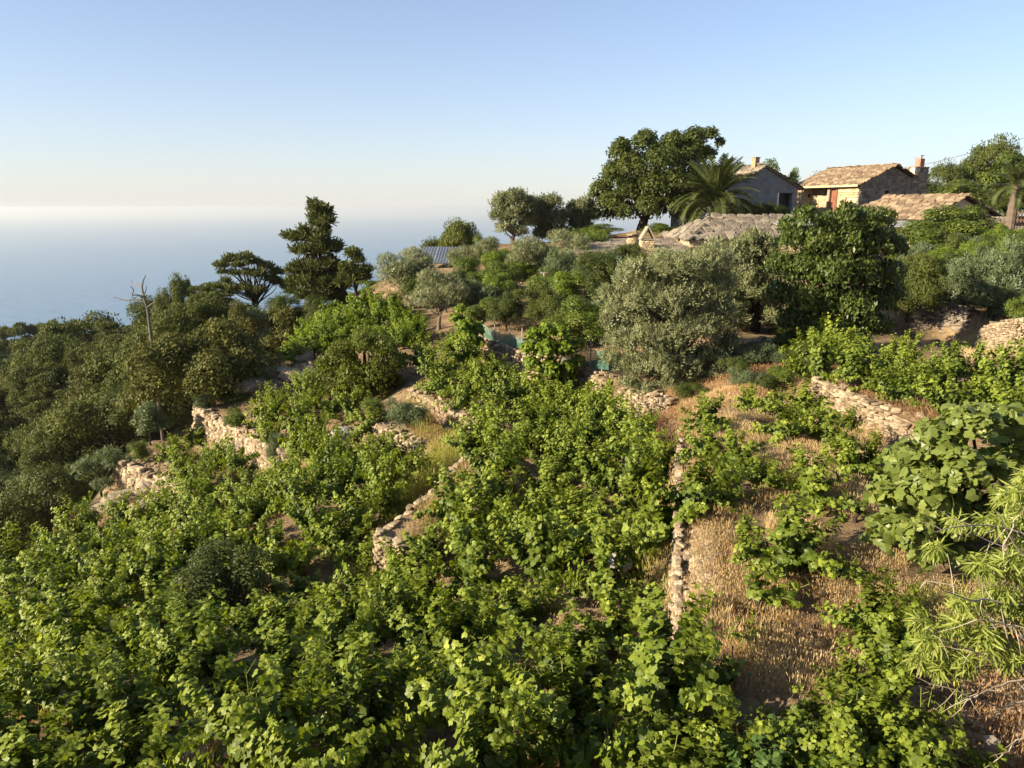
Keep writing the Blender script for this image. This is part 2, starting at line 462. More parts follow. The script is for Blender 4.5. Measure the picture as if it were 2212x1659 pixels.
ctrl = []
for k, (poly, h, side) in WALLS.items():
    P = dense(poly)
    nr = normals(P, side)
    for p, n in zip(P, nr):
        ctrl.append((p[0] - n[0] * .28, p[1] - n[1] * .28, p[2] - .03))
        ctrl.append((p[0] - n[0] * .1, p[1] - n[1] * .1, p[2] - .05))
        ctrl.append((p[0] - n[0] * .9, p[1] - n[1] * .9, p[2]))
        ctrl.append((p[0] + n[0] * .2, p[1] + n[1] * .2, p[2] - h))
        ctrl.append((p[0] + n[0] * .8, p[1] + n[1] * .8, p[2] - h - .02))
for u, v, Y in [
    # lower left slope
    (0, 1659, 6.5), (400, 1659, 6.3), (800, 1659, 6.1), (1100, 1659, 6.0), (1400, 1659, 5.9), (1700, 1659, 5.7), (2000, 1659, 5.6),
    (0, 1400, 11.8), (200, 1400, 11.3), (400, 1500, 8.6), (400, 1350, 12), (800, 1400, 10), (620, 1300, 12.8), (0, 1230, 18), (200, 1200, 17.5),
    (400, 1200, 16), (600, 1100, 17.6), (400, 1070, 20.8), (720, 1240, 13.4), (700, 1100, 16.3), (760, 1000, 19.6), (500, 1010, 21.8),
    (620, 900, 24.6), (740, 900, 24), (560, 868, 28), (300, 1090, 21.2), (200, 1120, 20.5), (350, 985, 26), (300, 975, 28), (460, 878, 30),
    # ravine edge and forest floor
    (110, 1180, 20.5),
    # centre terrace
    (1200, 1500, 8.0), (1000, 1350, 10.4), (1200, 1300, 10.2), (1300, 1200, 12), (1150, 1080, 14.8), (1300, 1000, 17), (1100, 960, 18.5),
    (1200, 880, 22), (1300, 900, 21.2), (1100, 830, 24.8), (980, 780, 28.3), (1420, 1100, 13.0), (1420, 1000, 16.2), (1440, 1300, 9.6), (1000, 1250, 12),
    # brow and far bright vines
    (520, 842, 31), (600, 805, 32.6), (640, 770, 35), (690, 830, 29), (700, 700, 38.5), (760, 665, 41), (830, 640, 43), (780, 870, 26.5), (800, 740, 34),
    (860, 700, 36), (900, 750, 32),
    # right terrace, z about -4.8
    (1550, 1400, 7.25), (1700, 1500, 6.4), (1900, 1400, 7.1), (1700, 1300, 8.3), (1900, 1250, 8.7), (2100, 1300, 8.0), (1600, 1150, 10.4), (1800, 1050, 12.0),
    (1600, 1000, 13.4), (1700, 930, 15.4), (1550, 900, 16.7), (1650, 850, 18.9), (1600, 810, 21.8), (1950, 1000, 13.3), (2100, 1100, 11), (1500, 880, 18.2),
    # terrace behind east wall and upward
    (1900, 800, 19.8), (2100, 850, 17), (2212, 850, 16.6), (1850, 765, 22.6), (2000, 740, 25), (2150, 770, 21.5),
    (1450, 800, 25), (1400, 700, 31), (1100, 690, 34), (1250, 700, 32), (1100, 632, 40), (1200, 640, 38.5), (1300, 600, 43), (1600, 650, 35), (1800, 640, 37),
    (950, 660, 40), (1000, 600, 47), (1300, 540, 52), (1500, 540, 51), (1390, 497, 61), (1200, 530, 56), (1050, 530, 60), (900, 570, 55), (800, 620, 49),
    (1900, 560, 47), (2100, 540, 48), (1700, 560, 50), (1750, 490, 58), (2000, 480, 60), (2150, 470, 62), (2300, 480, 60),
    (690, 668, 56), (540, 690, 58), (400, 730, 66), (320, 740, 72),
]:
    ctrl.append(tuple(at(u, v, Y)))
ctrl += [
    (-15, 30, -17.5), (-20, 27, -18.5), (-24, 22, -18), (-19, 36, -20), (-15.5, 43, -17), (-26, 34, -22.5), (-34, 26, -25), (-32, 46, -23),
    (-46, 37, -27), (-50, 62, -24.5), (-38, 62, -21.5), (-22, 54, -14.5), (-75, 62, -32), (-60, 90, -28), (-90, 100, -32), (-100, 140, -36), (-60, 130, -31),
    (-50, 150, -34), (-130, 160, -40), (-130, 90, -42), (-40, 95, -22), (-25, 75, -12.5), (-30, 66, -13.5), (-16, 60, -8.5), (-12, 80, -12),
    (-120, 30, -45), (-90, 0, -35), (-40, 5, -20), (-25, 10, -13), (-20, 14, -12.5), (-60, -40, -10), (-25, -5, -5), (-12, 3, -5), (-8, 5.2, -5.4),
    (0, 1.6, -1.8), (-6, 1.6, -1.8), (6, 1.6, -1.8), (0, -2, -1.7), (-6, -2, -1.7), (8, -2, -1.7), (0, -8, -1.5), (0, -30, 1), (-12, -2, -1.8),
    (0, 3.1, -4.9), (-3, 3.1, -4.9), (3, 3.1, -4.9), (5, 3.4, -4.8), (-6, 3.3, -4.9), (-9, 3.3, -4.9), (8, 4, -4.6), (12, 8, -3.9), (16, 14, -3.5), (10, 0, -1.5),
    (20, 25, -2.8), (30, 10, -1), (35, 40, -1.2), (50, 60, 0), (60, 20, 4), (40, -20, 4),
    (0, 68, -5), (-15, 68, -9), (15, 72, -4), (30, 72, -3), (45, 76, -3), (0, 90, -14), (25, 95, -12), (50, 100, -12), (90, 80, -4),
    (0, 130, -32), (60, 140, -30), (-40, 200, -70), (-100, 220, -75), (50, 220, -70), (-180, 180, -70), (-200, 100, -75), (150, 150, -40),
    (0, 400, -150), (-200, 400, -170), (200, 400, -140), (-350, 150, -160), (-350, -50, -130), (0, 650, -262), (-300, 650, -275), (300, 650, -262),
    (-600, 300, -275), (-650, 0, -275), (-600, -300, -260), (600, 500, -240), (500, 100, -40), (400, -300, 30), (0, -300, 20), (800, 700, -275), (0, 900, -290), (-700, 800, -290), (900, 200, -100),
]
ctrl = np.array(ctrl)


def rbf_fit(C, c=.25):
    D = np.sqrt(((C[:, None, :2] - C[None, :, :2]) ** 2).sum(-1) + c * c)
    n = len(C)
    A = np.zeros((n + 3, n + 3))
    A[:n, :n] = D - np.eye(n) * 0.02
    A[:n, n] = 1; A[:n, n + 1:] = C[:, :2]
    A[n:, :n] = A[:n, n:].T
    return np.linalg.solve(A, np.concatenate([C[:, 2], [0, 0, 0]]))


W_ = rbf_fit(ctrl)


def rbf_eval(X, Y, c=.25):
    P = np.stack([X.ravel(), Y.ravel()], 1)
    out = np.empty(len(P))
    for i in range(0, len(P), 8000):
        q = P[i:i + 8000]
        D = np.sqrt(((q[:, None] - ctrl[None, :, :2]) ** 2).sum(-1) + c * c)
        out[i:i + 8000] = D @ W_[:-3] + W_[-3] + q @ W_[-2:]
    return out.reshape(X.shape)


def stretch(a, b, step, lo, hi, g=1.12):
    c = list(np.arange(a, b, step))
    s, x = step, b
    up = []
    while x < hi: up.append(x); s *= g; x += s
    up.append(hi)
    s, x = step, a
    dn = []
    while True:
        s *= g; x -= s
        if x < lo: break
        dn.append(x)
    dn.append(lo)
    return np.array(dn[::-1] + c + up)


def vnoise(x, y, f, seed):
    r = np.random.default_rng(seed).random((64, 64))
    X, Y = x * f, y * f
    xi, yi = np.floor(X).astype(int), np.floor(Y).astype(int)
    fx, fy = X - xi, Y - yi
    fx, fy = fx * fx * (3 - 2 * fx), fy * fy * (3 - 2 * fy)
    g = lambda i, j: r[i % 64, j % 64]
    return (g(xi, yi) * (1 - fx) + g(xi + 1, yi) * fx) * (1 - fy) + (g(xi, yi + 1) * (1 - fx) + g(xi + 1, yi + 1) * fx) * fy - .5


GX = stretch(-34, 30, .3, -900, 950)
GY = stretch(2.2, 46, .3, -350, 950)
MX, MY = np.meshgrid(GX, GY)
GZ = rbf_eval(MX, MY)
GZ = GZ + vnoise(MX, MY, 1.3, 1) * .10 + vnoise(MX, MY, 3.1, 2) * .05 + vnoise(MX, MY, .12, 5) * 1.5 * np.clip((np.hypot(MX, MY) - 60) / 60, 0, 3)


def H(x, y):
    x = np.atleast_1d(np.asarray(x, float)); y = np.atleast_1d(np.asarray(y, float))
    i = np.clip(np.searchsorted(GX, x) - 1, 0, len(GX) - 2)
    j = np.clip(np.searchsorted(GY, y) - 1, 0, len(GY) - 2)
    fx = np.clip((x - GX[i]) / (GX[i + 1] - GX[i]), 0, 1); fy = np.clip((y - GY[j]) / (GY[j + 1] - GY[j]), 0, 1)
    z = (GZ[j, i] * (1 - fx) + GZ[j, i + 1] * fx) * (1 - fy) + (GZ[j + 1, i] * (1 - fx) + GZ[j + 1, i + 1] * fx) * fy
    return z if z.size > 1 else float(z[0])


def hit(u, v, lift=0.0, y0=3.2, y1=260):
    """first place where the sight line meets the ground raised by lift; the ground point"""
    Ys = y0 * (y1 / y0) ** (np.arange(900) / 899.0)
    d = at(u, v, 1.0)
    P = d[None] * Ys[:, None]
    g = H(P[:, 0], P[:, 1]) + lift
    b = np.nonzero(P[:, 2] < g)[0]
    if not len(b): return None
    p = P[b[0]]
    return np.array([p[0], p[1], H(p[0], p[1])])


FOREST = [(0, 680), (330, 680), (420, 640), (600, 620), (700, 640), (790, 650), (700, 672), (640, 720), (590, 752), (520, 812), (430, 850), (400, 930),
          (300, 960), (230, 1000), (215, 1090), (160, 1110), (50, 1170), (-900, 1300), (-900, 600)]
pu, pv = project(np.stack([MX, MY, GZ], -1))
forest = (inside(pu, pv, FOREST) & (MY > 5)).astype(float)
forest = np.maximum(forest, np.clip((np.hypot(MX, MY) - 70) / 15, 0, 1))
forest = np.maximum(forest, ((MX < -20) & (MY < 20)).astype(float))
ny, nx = MX.shape
idx = np.arange(nx * ny).reshape(ny, nx)
fq = np.stack([idx[:-1, :-1], idx[:-1, 1:], idx[1:, 1:], idx[1:, :-1]], -1).reshape(-1, 4)
me = fast_mesh('hillside', np.stack([MX, MY, GZ], -1).reshape(-1, 3), fq, terrain_material(), smooth=True)
a_ = me.attributes.new('forest', 'FLOAT', 'POINT'); a_.data.foreach_set('value', forest.ravel().astype(np.float32))
tag(link('hillside', me), kind='structure')

# sea
SEA = -250.0
rr = np.concatenate([[0], np.geomspace(300, 85000, 26)])
ang = np.linspace(0, 2 * math.pi, 65)[:-1]
V = [[0, 0, SEA]]
for r_ in rr[1:]:
    for a in ang: V.append([r_ * math.cos(a), r_ * math.sin(a), SEA])
T = [[0, 1 + i, 1 + (i + 1) % 64] for i in range(64)]
Q = [[1 + k * 64 + i, 1 + (k + 1) * 64 + i, 1 + (k + 1) * 64 + (i + 1) % 64, 1 + k * 64 + (i + 1) % 64] for k in range(len(rr) - 2) for i in range(64)]
tag(link('sea', fast_mesh('sea', V, [T, Q], sea_material())), kind='structure')

# ------------------------------------------------------------------ haze
mh, nt, out = new_mat('sea_haze')
vol = N(nt, 'ShaderNodeVolumePrincipled')
vol.inputs['Color'].default_value = (.60, .625, .62, 1)
vol.inputs['Density'].default_value = 1.0e-4
vol.inputs['Anisotropy'].default_value = .25
nt.links.new(vol.outputs[0], out.inputs['Volume'])
hb = MB().box((0, 0, (SEA - 45 + 14) / 2), (172000, 172000, 14 - SEA + 45))
tag(hb.build('haze', mh), kind='stuff')

# ------------------------------------------------------------------ stones
def stone_mesh(seed, flat=False):
    r = np.random.default_rng(seed)
    V, faces3, faces4 = [], [], []
    c = .5
    b = r.uniform(.10, .2)
    pts = {}
    # chamfered box: three points at each corner
    for sx in (-1, 1):
        for sy in (-1, 1):
            for sz in (-1, 1):
                j = r.uniform(-.07, .07, 3)
                for ax in range(3):
                    p = np.array([sx, sy, sz], float) * c
                    m = np.array([b, b, b]); m[ax] = 0
                    p = p - np.array([sx, sy, sz]) * m + j
                    pts[(sx, sy, sz, ax)] = len(V); V.append(p)
    g = lambda sx, sy, sz, ax: pts[(sx, sy, sz, ax)]
    for ax in range(3):
        o1, o2 = [a for a in range(3) if a != ax]
        for s in (-1, 1):
            q = []
            for a, b_ in ((-1, -1), (1, -1), (1, 1), (-1, 1)):
                k = [0, 0, 0]; k[ax] = s; k[o1] = a; k[o2] = b_
                q.append(g(*k, ax))
            faces4.append(q)
        # edges parallel to ax
        for a in (-1, 1):
            for b_ in (-1, 1):
                k0 = [0, 0, 0]; k0[ax] = -1; k0[o1] = a; k0[o2] = b_
                k1 = list(k0); k1[ax] = 1
                faces4.append([g(*k0, o1), g(*k1, o1), g(*k1, o2), g(*k0, o2)])
    for sx in (-1, 1):
        for sy in (-1, 1):
            for sz in (-1, 1):
                faces3.append([g(sx, sy, sz, 0), g(sx, sy, sz, 1), g(sx, sy, sz, 2)])
    V = np.array(V)
    def fix(fs):
        o = []
        for f in fs:
            f = list(f); p = V[f]
            n = np.cross(p[1] - p[0], p[2] - p[0])
            if n @ p.mean(0) < 0: f = f[::-1]
            o.append(f)
        return np.array(o)
    return V, fix(faces4), fix(faces3)


STONES = [stone_mesh(s) for s in range(8)]
_sm = {}


def stone_data(i, mat):
    if (i, mat) not in _sm:
        V, q, t = STONES[i]
        _sm[(i, mat)] = fast_mesh('stone', V, [q, t], M[mat])
    return _sm[(i, mat)]


def lay_stones(parent, items, mat, limit=300, name='stone', origin=(0, 0, 0)):
    """items: (pos, rot3x3, size) in the frame of parent; the first 'limit' become parts, the others one stuff part"""
    origin = np.array(origin, float)
    for k, (p, rot, size) in enumerate(items[:limit]):
        o = link(name, stone_data(k % 8, mat), parent)
        Mx = np.eye(4); Mx[:3, :3] = np.asarray(rot) @ np.diag(size); Mx[:3, 3] = np.asarray(p) - origin
        o.matrix_basis = Matrix(Mx.tolist())
    if len(items) > limit:
        mb = MB()
        for k, (p, rot, size) in enumerate(items[limit:]):
            V, q, t = STONES[k % 8]
            mb.add((V * np.array(size)) @ np.asarray(rot).T + np.asarray(p) - origin, Q=q, T=t, tint=rng.random())
        tag(mb.build(name, M[mat], parent), kind='stuff')


def rotz(a):
    c, s = math.cos(a), math.sin(a)
    return np.array([[c, -s, 0], [s, c, 0], [0, 0, 1.0]])


def rot_small(s):
    a = rng.normal(0, s, 3)
    return np.array(Matrix.Rotation(a[0], 3, 'X') @ Matrix.Rotation(a[1], 3, 'Y') @ Matrix.Rotation(a[2], 3, 'Z'))


def terrace_wall(key, label, mat='stone', sl=(.16, .34), sh=(.09, .16), height=None, group='dry stone terrace walls', gaps=0.03, caps=1.0, deep=(.2, .3)):
    poly, h, side = WALLS[key]
    P = dense(poly, .25)
    if height: h = height
    nr = normals(P, side)
    s = np.concatenate([[0], np.cumsum(np.linalg.norm(np.diff(P[:, :2], axis=0), axis=1))])
    L = s[-1]
    def pt(x):
        return np.array([np.interp(x, s, P[:, i]) for i in range(3)]), np.array([np.interp(x, s, nr[:, i]) for i in range(2)])
    o = P[len(P) // 2] - [0, 0, h]
    root = empty('terrace_wall', o, label, 'wall', group)
    # rubble core
    mb = MB()
    k = len(P)
    jj = vnoise(P[:, 0], P[:, 1], 1.1, 9) * .10
    lo = P + np.c_[nr * .02, np.full(k, -h - .35)] - o
    hi = P + np.c_[nr * -.02, jj - .06] - o
    hb_ = P + np.c_[nr * -.45, jj - .10] - o
    lb = P + np.c_[nr * -.45, np.full(k, -h - .35)] - o
    V = np.vstack([lo, hi, hb_, lb])
    Q = [[r * k + i, r * k + i + 1, (r + 1) * k + i + 1, (r + 1) * k + i] for r in range(3) for i in range(k - 1)]
    V = np.vstack([V])
    mb.add(V, Q=Q + [[0, k, 2 * k, 3 * k], [k - 1, 4 * k - 1, 3 * k - 1, 2 * k - 1]])
    mb.build('rubble_core', M['earth'], root)
    items = []
    z = -h - .12
    while z < .06:
        ch = rng.uniform(*sh)
        x = rng.uniform(-.1, .1)
        while x < L:
            l = rng.uniform(*sl)
            hh = ch * rng.uniform(.75, 1.25)
            p, n = pt(x + l / 2)
            n = n / (np.linalg.norm(n) + 1e-9)
            top = vnoise(p[0:1], p[1:2], 1.1, 9)[0] * .22 + rng.normal(0, .03)
            if z + ch * .5 < top and rng.random() > gaps:
                a = math.atan2(n[1], n[0]) + math.pi / 2
                batter = -(z) * .06
                q = p + np.array([n[0] * (batter - .02 + rng.normal(0, .018)), n[1] * (batter - .02 + rng.normal(0, .018)), z + ch / 2 + math.sin(x * 1.3) * .03])
                items.append((q, rotz(a) @ rot_small(.09), (l * .97, rng.uniform(*deep), hh * .95)))
            x += l + .01
        z += ch
    # loose cap stones
    x = 0
    while x < L:
        p, n = pt(x)
        items.append((p + np.array([-n[0] * rng.uniform(.02, .1 + deep[0]), -n[1] * rng.uniform(.02, .1 + deep[0]), rng.uniform(-.03, .05)]), rotz(rng.uniform(0, 6)) @ rot_small(.2),
                      (sl[1] * rng.uniform(.5, .95), sl[1] * rng.uniform(.4, .7), sh[1] * rng.uniform(.5, .9))))
        x += rng.uniform(.15, .4) / caps
    # the ones in view first: random order keeps the spread even
    order = rng.permutation(len(items))
    lay_stones(root, [items[i] for i in order], mat, origin=o)
    return root


terrace_wall('west_upper', 'sunlit curved dry stone terrace wall below bare ground, beneath the bushy brow on the left', 'stone')
terrace_wall('west_lower', 'lowest sunlit dry stone wall at the ravine edge, under a bare earth terrace tip', 'stone')
terrace_wall('mid_back', 'low crumbling wall with orange dry grass behind the grey boulder', 'stone', (.12, .26), (.07, .13))
terrace_wall('mid_upper', 'brownish overgrown stone bank beside the round yellow-green tree', 'stone', (.14, .26), (.07, .12))
terrace_wall('mid_front', 'ruined stone wall with a square lit end, climbing a grassy bank in mid slope', 'stone', (.10, .22), (.04, .08), caps=.5, deep=(.12, .2))
terrace_wall('net', 'tan stone wall running under the green net fence', 'stone', (.13, .3), (.08, .14))
terrace_wall('olive', 'bright stone wall under the big olive tree crown', 'stone', (.10, .24), (.05, .10))
terrace_wall('centre', 'long narrow stone wall edging the dry grass terrace', 'stone', (.07, .17), (.035, .07), caps=.35, deep=(.08, .14))
terrace_wall('east', 'pale stone wall with rusty dry grass hanging over it, above the straw terrace', 'stone', (.10, .24), (.05, .10))
terrace_wall('shade', 'dark shaded stone wall behind the vines on the upper right', 'stone_shaded', (.2, .5), (.07, .13))
terrace_wall('bank', 'rounded dry bank of small stones at the right edge of the picture', 'stone', (.07, .15), (.05, .08), caps=.4)
terrace_wall('tree', 'dappled stone wall under the dark laurel tree trunks', 'stone', (.16, .34), (.09, .15))


# ------------------------------------------------------------------ rocks
def ico(sub):
    t = (1 + 5 ** .5) / 2
    V = [(-1, t, 0), (1, t, 0), (-1, -t, 0), (1, -t, 0), (0, -1, t), (0, 1, t), (0, -1, -t), (0, 1, -t), (t, 0, -1), (t, 0, 1), (-t, 0, -1), (-t, 0, 1)]
    Fc = [(0, 11, 5), (0, 5, 1), (0, 1, 7), (0, 7, 10), (0, 10, 11), (1, 5, 9), (5, 11, 4), (11, 10, 2), (10, 7, 6), (7, 1, 8), (3, 9, 4), (3, 4, 2), (3, 2, 6), (3, 6, 8), (3, 8, 9), (4, 9, 5), (2, 4, 11), (6, 2, 10), (8, 6, 7), (9, 8, 1)]
    V = [np.array(v) / np.linalg.norm(v) for v in V]
    for _ in range(sub):
        mid = {}; F2 = []
        def m(a, b):
            k = (min(a, b), max(a, b))
            if k not in mid:
                p = V[a] + V[b]; V.append(p / np.linalg.norm(p)); mid[k] = len(V) - 1
            return mid[k]
        for a, b, c in Fc:
            x, y, z = m(a, b), m(b, c), m(c, a)
            F2 += [(a, x, z), (b, y, x), (c, z, y), (x, y, z)]
        Fc = F2
    return np.array(V), np.array(Fc)


IV, IF = ico(3)


def rock_mesh(seed, amp=.22, planes=9):
    r = np.random.default_rng(seed)
    d = r.normal(0, 1, (planes, 3)); d /= np.linalg.norm(d, axis=1)[:, None]
    lim = r.uniform(.62, .95, planes)
    V = IV.copy()
    for n, l in zip(d, lim):
        dot = V @ n
        over = np.clip(dot - l, 0, None)
        V = V - over[:, None] * n * .9
    nz = sum(vnoise(IV[:, 0] + IV[:, 2] * .7 + 5, IV[:, 1] - IV[:, 2] * .6 + 5, f, seed + k) * a for k, (f, a) in enumerate(((1.7, amp), (4.5, amp * .5), (9, amp * .25))))
    return V * (1 + nz[:, None])


def rock(u, v, size, label, mat='rock', seed=1, rz=0., sink=.35, cat='rock', Y=None, group=None):
    p = hit(u, v) if Y is None else at(u, v, Y)
    me = fast_mesh('rock', rock_mesh(seed), IF, M[mat], smooth=False)
    o = link('rock', me, loc=(p[0], p[1], p[2] + size[2] * (1 - sink) - .02))
    o.scale = size; o.rotation_euler = (0, 0, rz)
    return tag(o, label, cat, group)


rock(742, 958, (.42, .3, .34), 'round grey boulder rising among the vines in mid slope', 'boulder', 3, sink=.2)
rock(1328, 1235, (.3, .22, .2), 'grey rock beside a vine next to the long narrow wall', 'boulder', 5, sink=.3)
rock(580, 818, (1.1, .55, .3), 'large bare rock slab on the brow beside the forest', 'rock', 7, .35, .45, group='bare rocks on the brow')
rock(625, 822, (.6, .45, .32), 'squat tan rock next to the large bare slab on the brow', 'rock', 8, -.2, .4, group='bare rocks on the brow')
rock(655, 782, (.5, .4, .5), 'upright tan rock at the upper end of the bare brow', 'rock', 9, .5, .45, group='bare rocks on the brow')
rock(553, 848, (.8, .5, .35), 'lowest rock of the bare brow, by the grassy shelf', 'rock', 10, .8, .45, group='bare rocks on the brow')
rock(610, 772, (.9, .4, .2), 'flat earthy ledge along the top of the bare brow', 'rock', 12, .5, .5, group='bare rocks on the brow')
rock(288, 1085, (1.0, .55, .3), 'smooth pale rock slab below the lowest stone wall', 'rock', 13, .4, .4, group='rocks under the lowest wall')
rock(322, 1062, (.5, .4, .3), 'rounded rock touching the foot of the lowest wall', 'rock', 14, .2, .4, group='rocks under the lowest wall')
rock(335, 1096, (.9, .4, .22), 'flat pale rock tongue between the lowest wall and the vines', 'rock', 15, .3, .4, group='rocks under the lowest wall')
rock(250, 1102, (.8, .5, .25), 'outermost pale rock on the dry spur over the ravine', 'rock', 16, .6, .4, group='rocks under the lowest wall')
rock(150, 1128, (.42, .4, .33), 'upper shaded boulder at the ravine edge', 'boulder', 17, .1, .2, group='boulders at the ravine edge')
rock(122, 1152, (.38, .35, .36), 'middle shaded boulder at the ravine edge, rounder than its neighbours', 'boulder', 18, .9, .2, group='boulders at the ravine edge')
rock(85, 1170, (.6, .45, .25), 'lowest shaded boulder at the ravine edge, broad and flat', 'boulder', 19, .3, .2, group='boulders at the ravine edge')
rock(522, 995, (.5, .35, .35), 'outcrop bulging from the foot of the curved terrace wall', 'rock', 21, .3, .3)
rock(1108, 1008, (.3, .3, .12), 'small flat pale stone on the central terrace', 'boulder', 22)
rock(1835, 838, (.75, .16, .14), 'long pale stone slab lying along the top of the wall with rusty grass', 'stone', 23, .9, .2, cat='stone slab')

# ------------------------------------------------------------------ foliage
def tmpl(pts, faces):
    return np.array(pts, float), faces


# vine leaf: five lobes, x towards the tip, cupped
def vine_leaf_t(seed=0, lobes=True):
    r = np.random.default_rng(seed)
    ol = [(-.14, .05), (-.30, .30), (-.10, .50), (.12, .42), (.32, .50), (.45, .27), (.74, 0.0)]
    L = [(x + r.normal(0, .02), y + r.normal(0, .02)) for x, y in ol]
    out = L + [(x, -y) for x, y in L[-2::-1]]
    cup = r.uniform(.12, .3)
    P = [(0.12, 0, 0)] + [(x, y, -cup * (x * x * .6 + y * y * 1.6) + r.normal(0, .02)) for x, y in out]
    n = len(out)
    return np.array(P), [np.array([[0, 1 + i, 1 + (i + 1) % n] for i in range(n)])]


VL = [vine_leaf_t(s) for s in range(4)]
PENT = tmpl([(0.1, 0, .04), (-.25, .22, -.05), (.1, .48, -.1), (.75, 0, -.16), (.1, -.48, -.1), (-.25, -.22, -.05)], [np.array([[0, 1, 2], [0, 2, 3], [0, 3, 4], [0, 4, 5], [0, 5, 1]])])
OVAL = tmpl([(0, 0, 0), (.45, .22, -.04), (1, 0, -.12), (.45, -.22, -.04)], [np.array([[0, 3, 2, 1]])])
NARROW = tmpl([(0, 0, 0), (.5, .085, -.02), (1, 0, -.1), (.5, -.085, -.02)], [np.array([[0, 3, 2, 1]])])
LONG = tmpl([(0, 0, 0), (.3, .07, -.02), (.3, -.07, -.02), (.7, .06, -.12), (.7, -.06, -.12), (1, 0, -.26)], [np.array([[0, 2, 4, 3], ]), np.array([[0, 3, 1], [3, 4, 5]])])
# three leaves on one twig
TRI3 = tmpl([(0, 0, 0), (.42, .2, -.02), (.95, .1, -.05), (.45, -.12, .02),
             (.1, .05, 0), (.15, .35, .06), (.45, .7, .02), (.42, .3, -.03),
             (.1, -.05, 0), (.4, -.32, -.03), (.4, -.75, .04), (.12, -.35, .05)], [np.array([[0, 3, 2, 1], [4, 7, 6, 5], [8, 9, 10, 11]])])
# olive sprig: narrow leaves on both sides
def sprig(n=5, w=.075, l=.5):
    P, Q = [], []
    for i in range(n):
        x = i / n * .9
        s = 1 if i % 2 else -1
        a = s * (.75 - .1 * i / n) if i < n - 1 else 0
        c, si = math.cos(a), math.sin(a)
        for px, py in ((0, 0), (.5 * l, w), (l, 0), (.5 * l, -w)):
            P.append((x + px * c - py * si, px * si + py * c, .08 * math.sin(i * 2.4) * px))
        Q.append([4 * i, 4 * i + 3, 4 * i + 2, 4 * i + 1])
    return tmpl(P, [np.array(Q)])
SPRIG = sprig(4, .09)
def needle_tuft(n=4):
    P, Q = [], []
    for i in range(n):
        a = i * 2 * math.pi / n
        d = np.array([.8, .6 * math.cos(a), .6 * math.sin(a)])
        s = np.cross(d, [1, 0, 0.3]); s = s / np.linalg.norm(s) * .07
        b = len(P)
        P += [tuple(-s * .6), tuple(s * .6), tuple(d + s), tuple(d - s)]
        Q.append([b, b + 1, b + 2, b + 3])
    return tmpl(P, [np.array(Q)])
TUFT = needle_tuft()


def unit(a):
    return a / (np.linalg.norm(a, axis=-1, keepdims=True) + 1e-9)


def place(templ, pos, nrm, tip, size):
    """copies of the template leaf: z along nrm, x along tip"""
    T, faces = templ
    n = unit(nrm)
    x = unit(tip - (tip * n).sum(-1, keepdims=True) * n)
    y = np.cross(n, x)
    Rm = np.stack([x, y, n], -1)            # (N,3,3)
    V = np.einsum('nij,kj->nki', Rm, T) * np.asarray(size).reshape(-1, 1, 1) + pos[:, None]
    k = len(T)
    off = (np.arange(len(pos)) * k)
    fs = [(f[None] + off[:, None, None]).reshape(-1, f.shape[1]) for f in faces]
    return V.reshape(-1, 3), fs, k


def leaves_mesh(name, batches, mat, r):
    """batches of (template, pos, nrm, tip, size, tint0)"""
    Vs, by, tint, n = [], {}, [], 0
    for t, pos, nr, tip, size, t0 in batches:
        V, fs, k = place(t, pos, nr, tip, size)
        for f in fs: by.setdefault(f.shape[1], []).append(f + n)
        Vs.append(V)
        tv = np.clip(np.asarray(t0) + r.normal(0, .13, len(pos)), 0, 1)
        tint.append(np.repeat(tv, k)); n += len(V)
    return fast_mesh(name, np.vstack(Vs), [np.vstack(v) for v in by.values()], mat, tint=np.concatenate(tint))


def sub_clumps(C, r, per=9, ratio=.42, flat=1.0):
    out = []
    for x, y, z, q in C:
        d = unit(r.normal(0, 1, (per, 3)))
        d[:, 2] = np.where(d[:, 2] < -.3, -d[:, 2] * .6, d[:, 2])
        rad = q * r.uniform(.45, .8, per)
        s = q * ratio * r.uniform(.7, 1.35, per)
        out.append(np.c_[x + d[:, 0] * rad, y + d[:, 1] * rad, z + d[:, 2] * rad * flat, s])
    return np.vstack(out)


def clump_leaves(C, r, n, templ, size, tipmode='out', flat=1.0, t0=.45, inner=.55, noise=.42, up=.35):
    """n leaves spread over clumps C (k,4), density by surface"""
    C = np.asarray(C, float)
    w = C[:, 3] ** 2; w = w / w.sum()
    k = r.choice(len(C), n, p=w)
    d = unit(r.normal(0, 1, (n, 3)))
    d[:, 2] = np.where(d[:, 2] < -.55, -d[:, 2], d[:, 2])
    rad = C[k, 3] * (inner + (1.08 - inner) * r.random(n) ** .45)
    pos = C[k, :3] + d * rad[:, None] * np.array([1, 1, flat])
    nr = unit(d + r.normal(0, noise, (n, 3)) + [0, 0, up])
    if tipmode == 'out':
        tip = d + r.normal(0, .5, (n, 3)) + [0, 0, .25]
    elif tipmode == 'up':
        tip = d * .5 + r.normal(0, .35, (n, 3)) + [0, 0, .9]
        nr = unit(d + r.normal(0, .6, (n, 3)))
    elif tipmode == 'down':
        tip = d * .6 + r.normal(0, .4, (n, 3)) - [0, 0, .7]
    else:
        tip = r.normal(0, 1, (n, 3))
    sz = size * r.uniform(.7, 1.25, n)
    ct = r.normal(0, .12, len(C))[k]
    return (templ, pos, nr, tip, sz, t0 + ct)


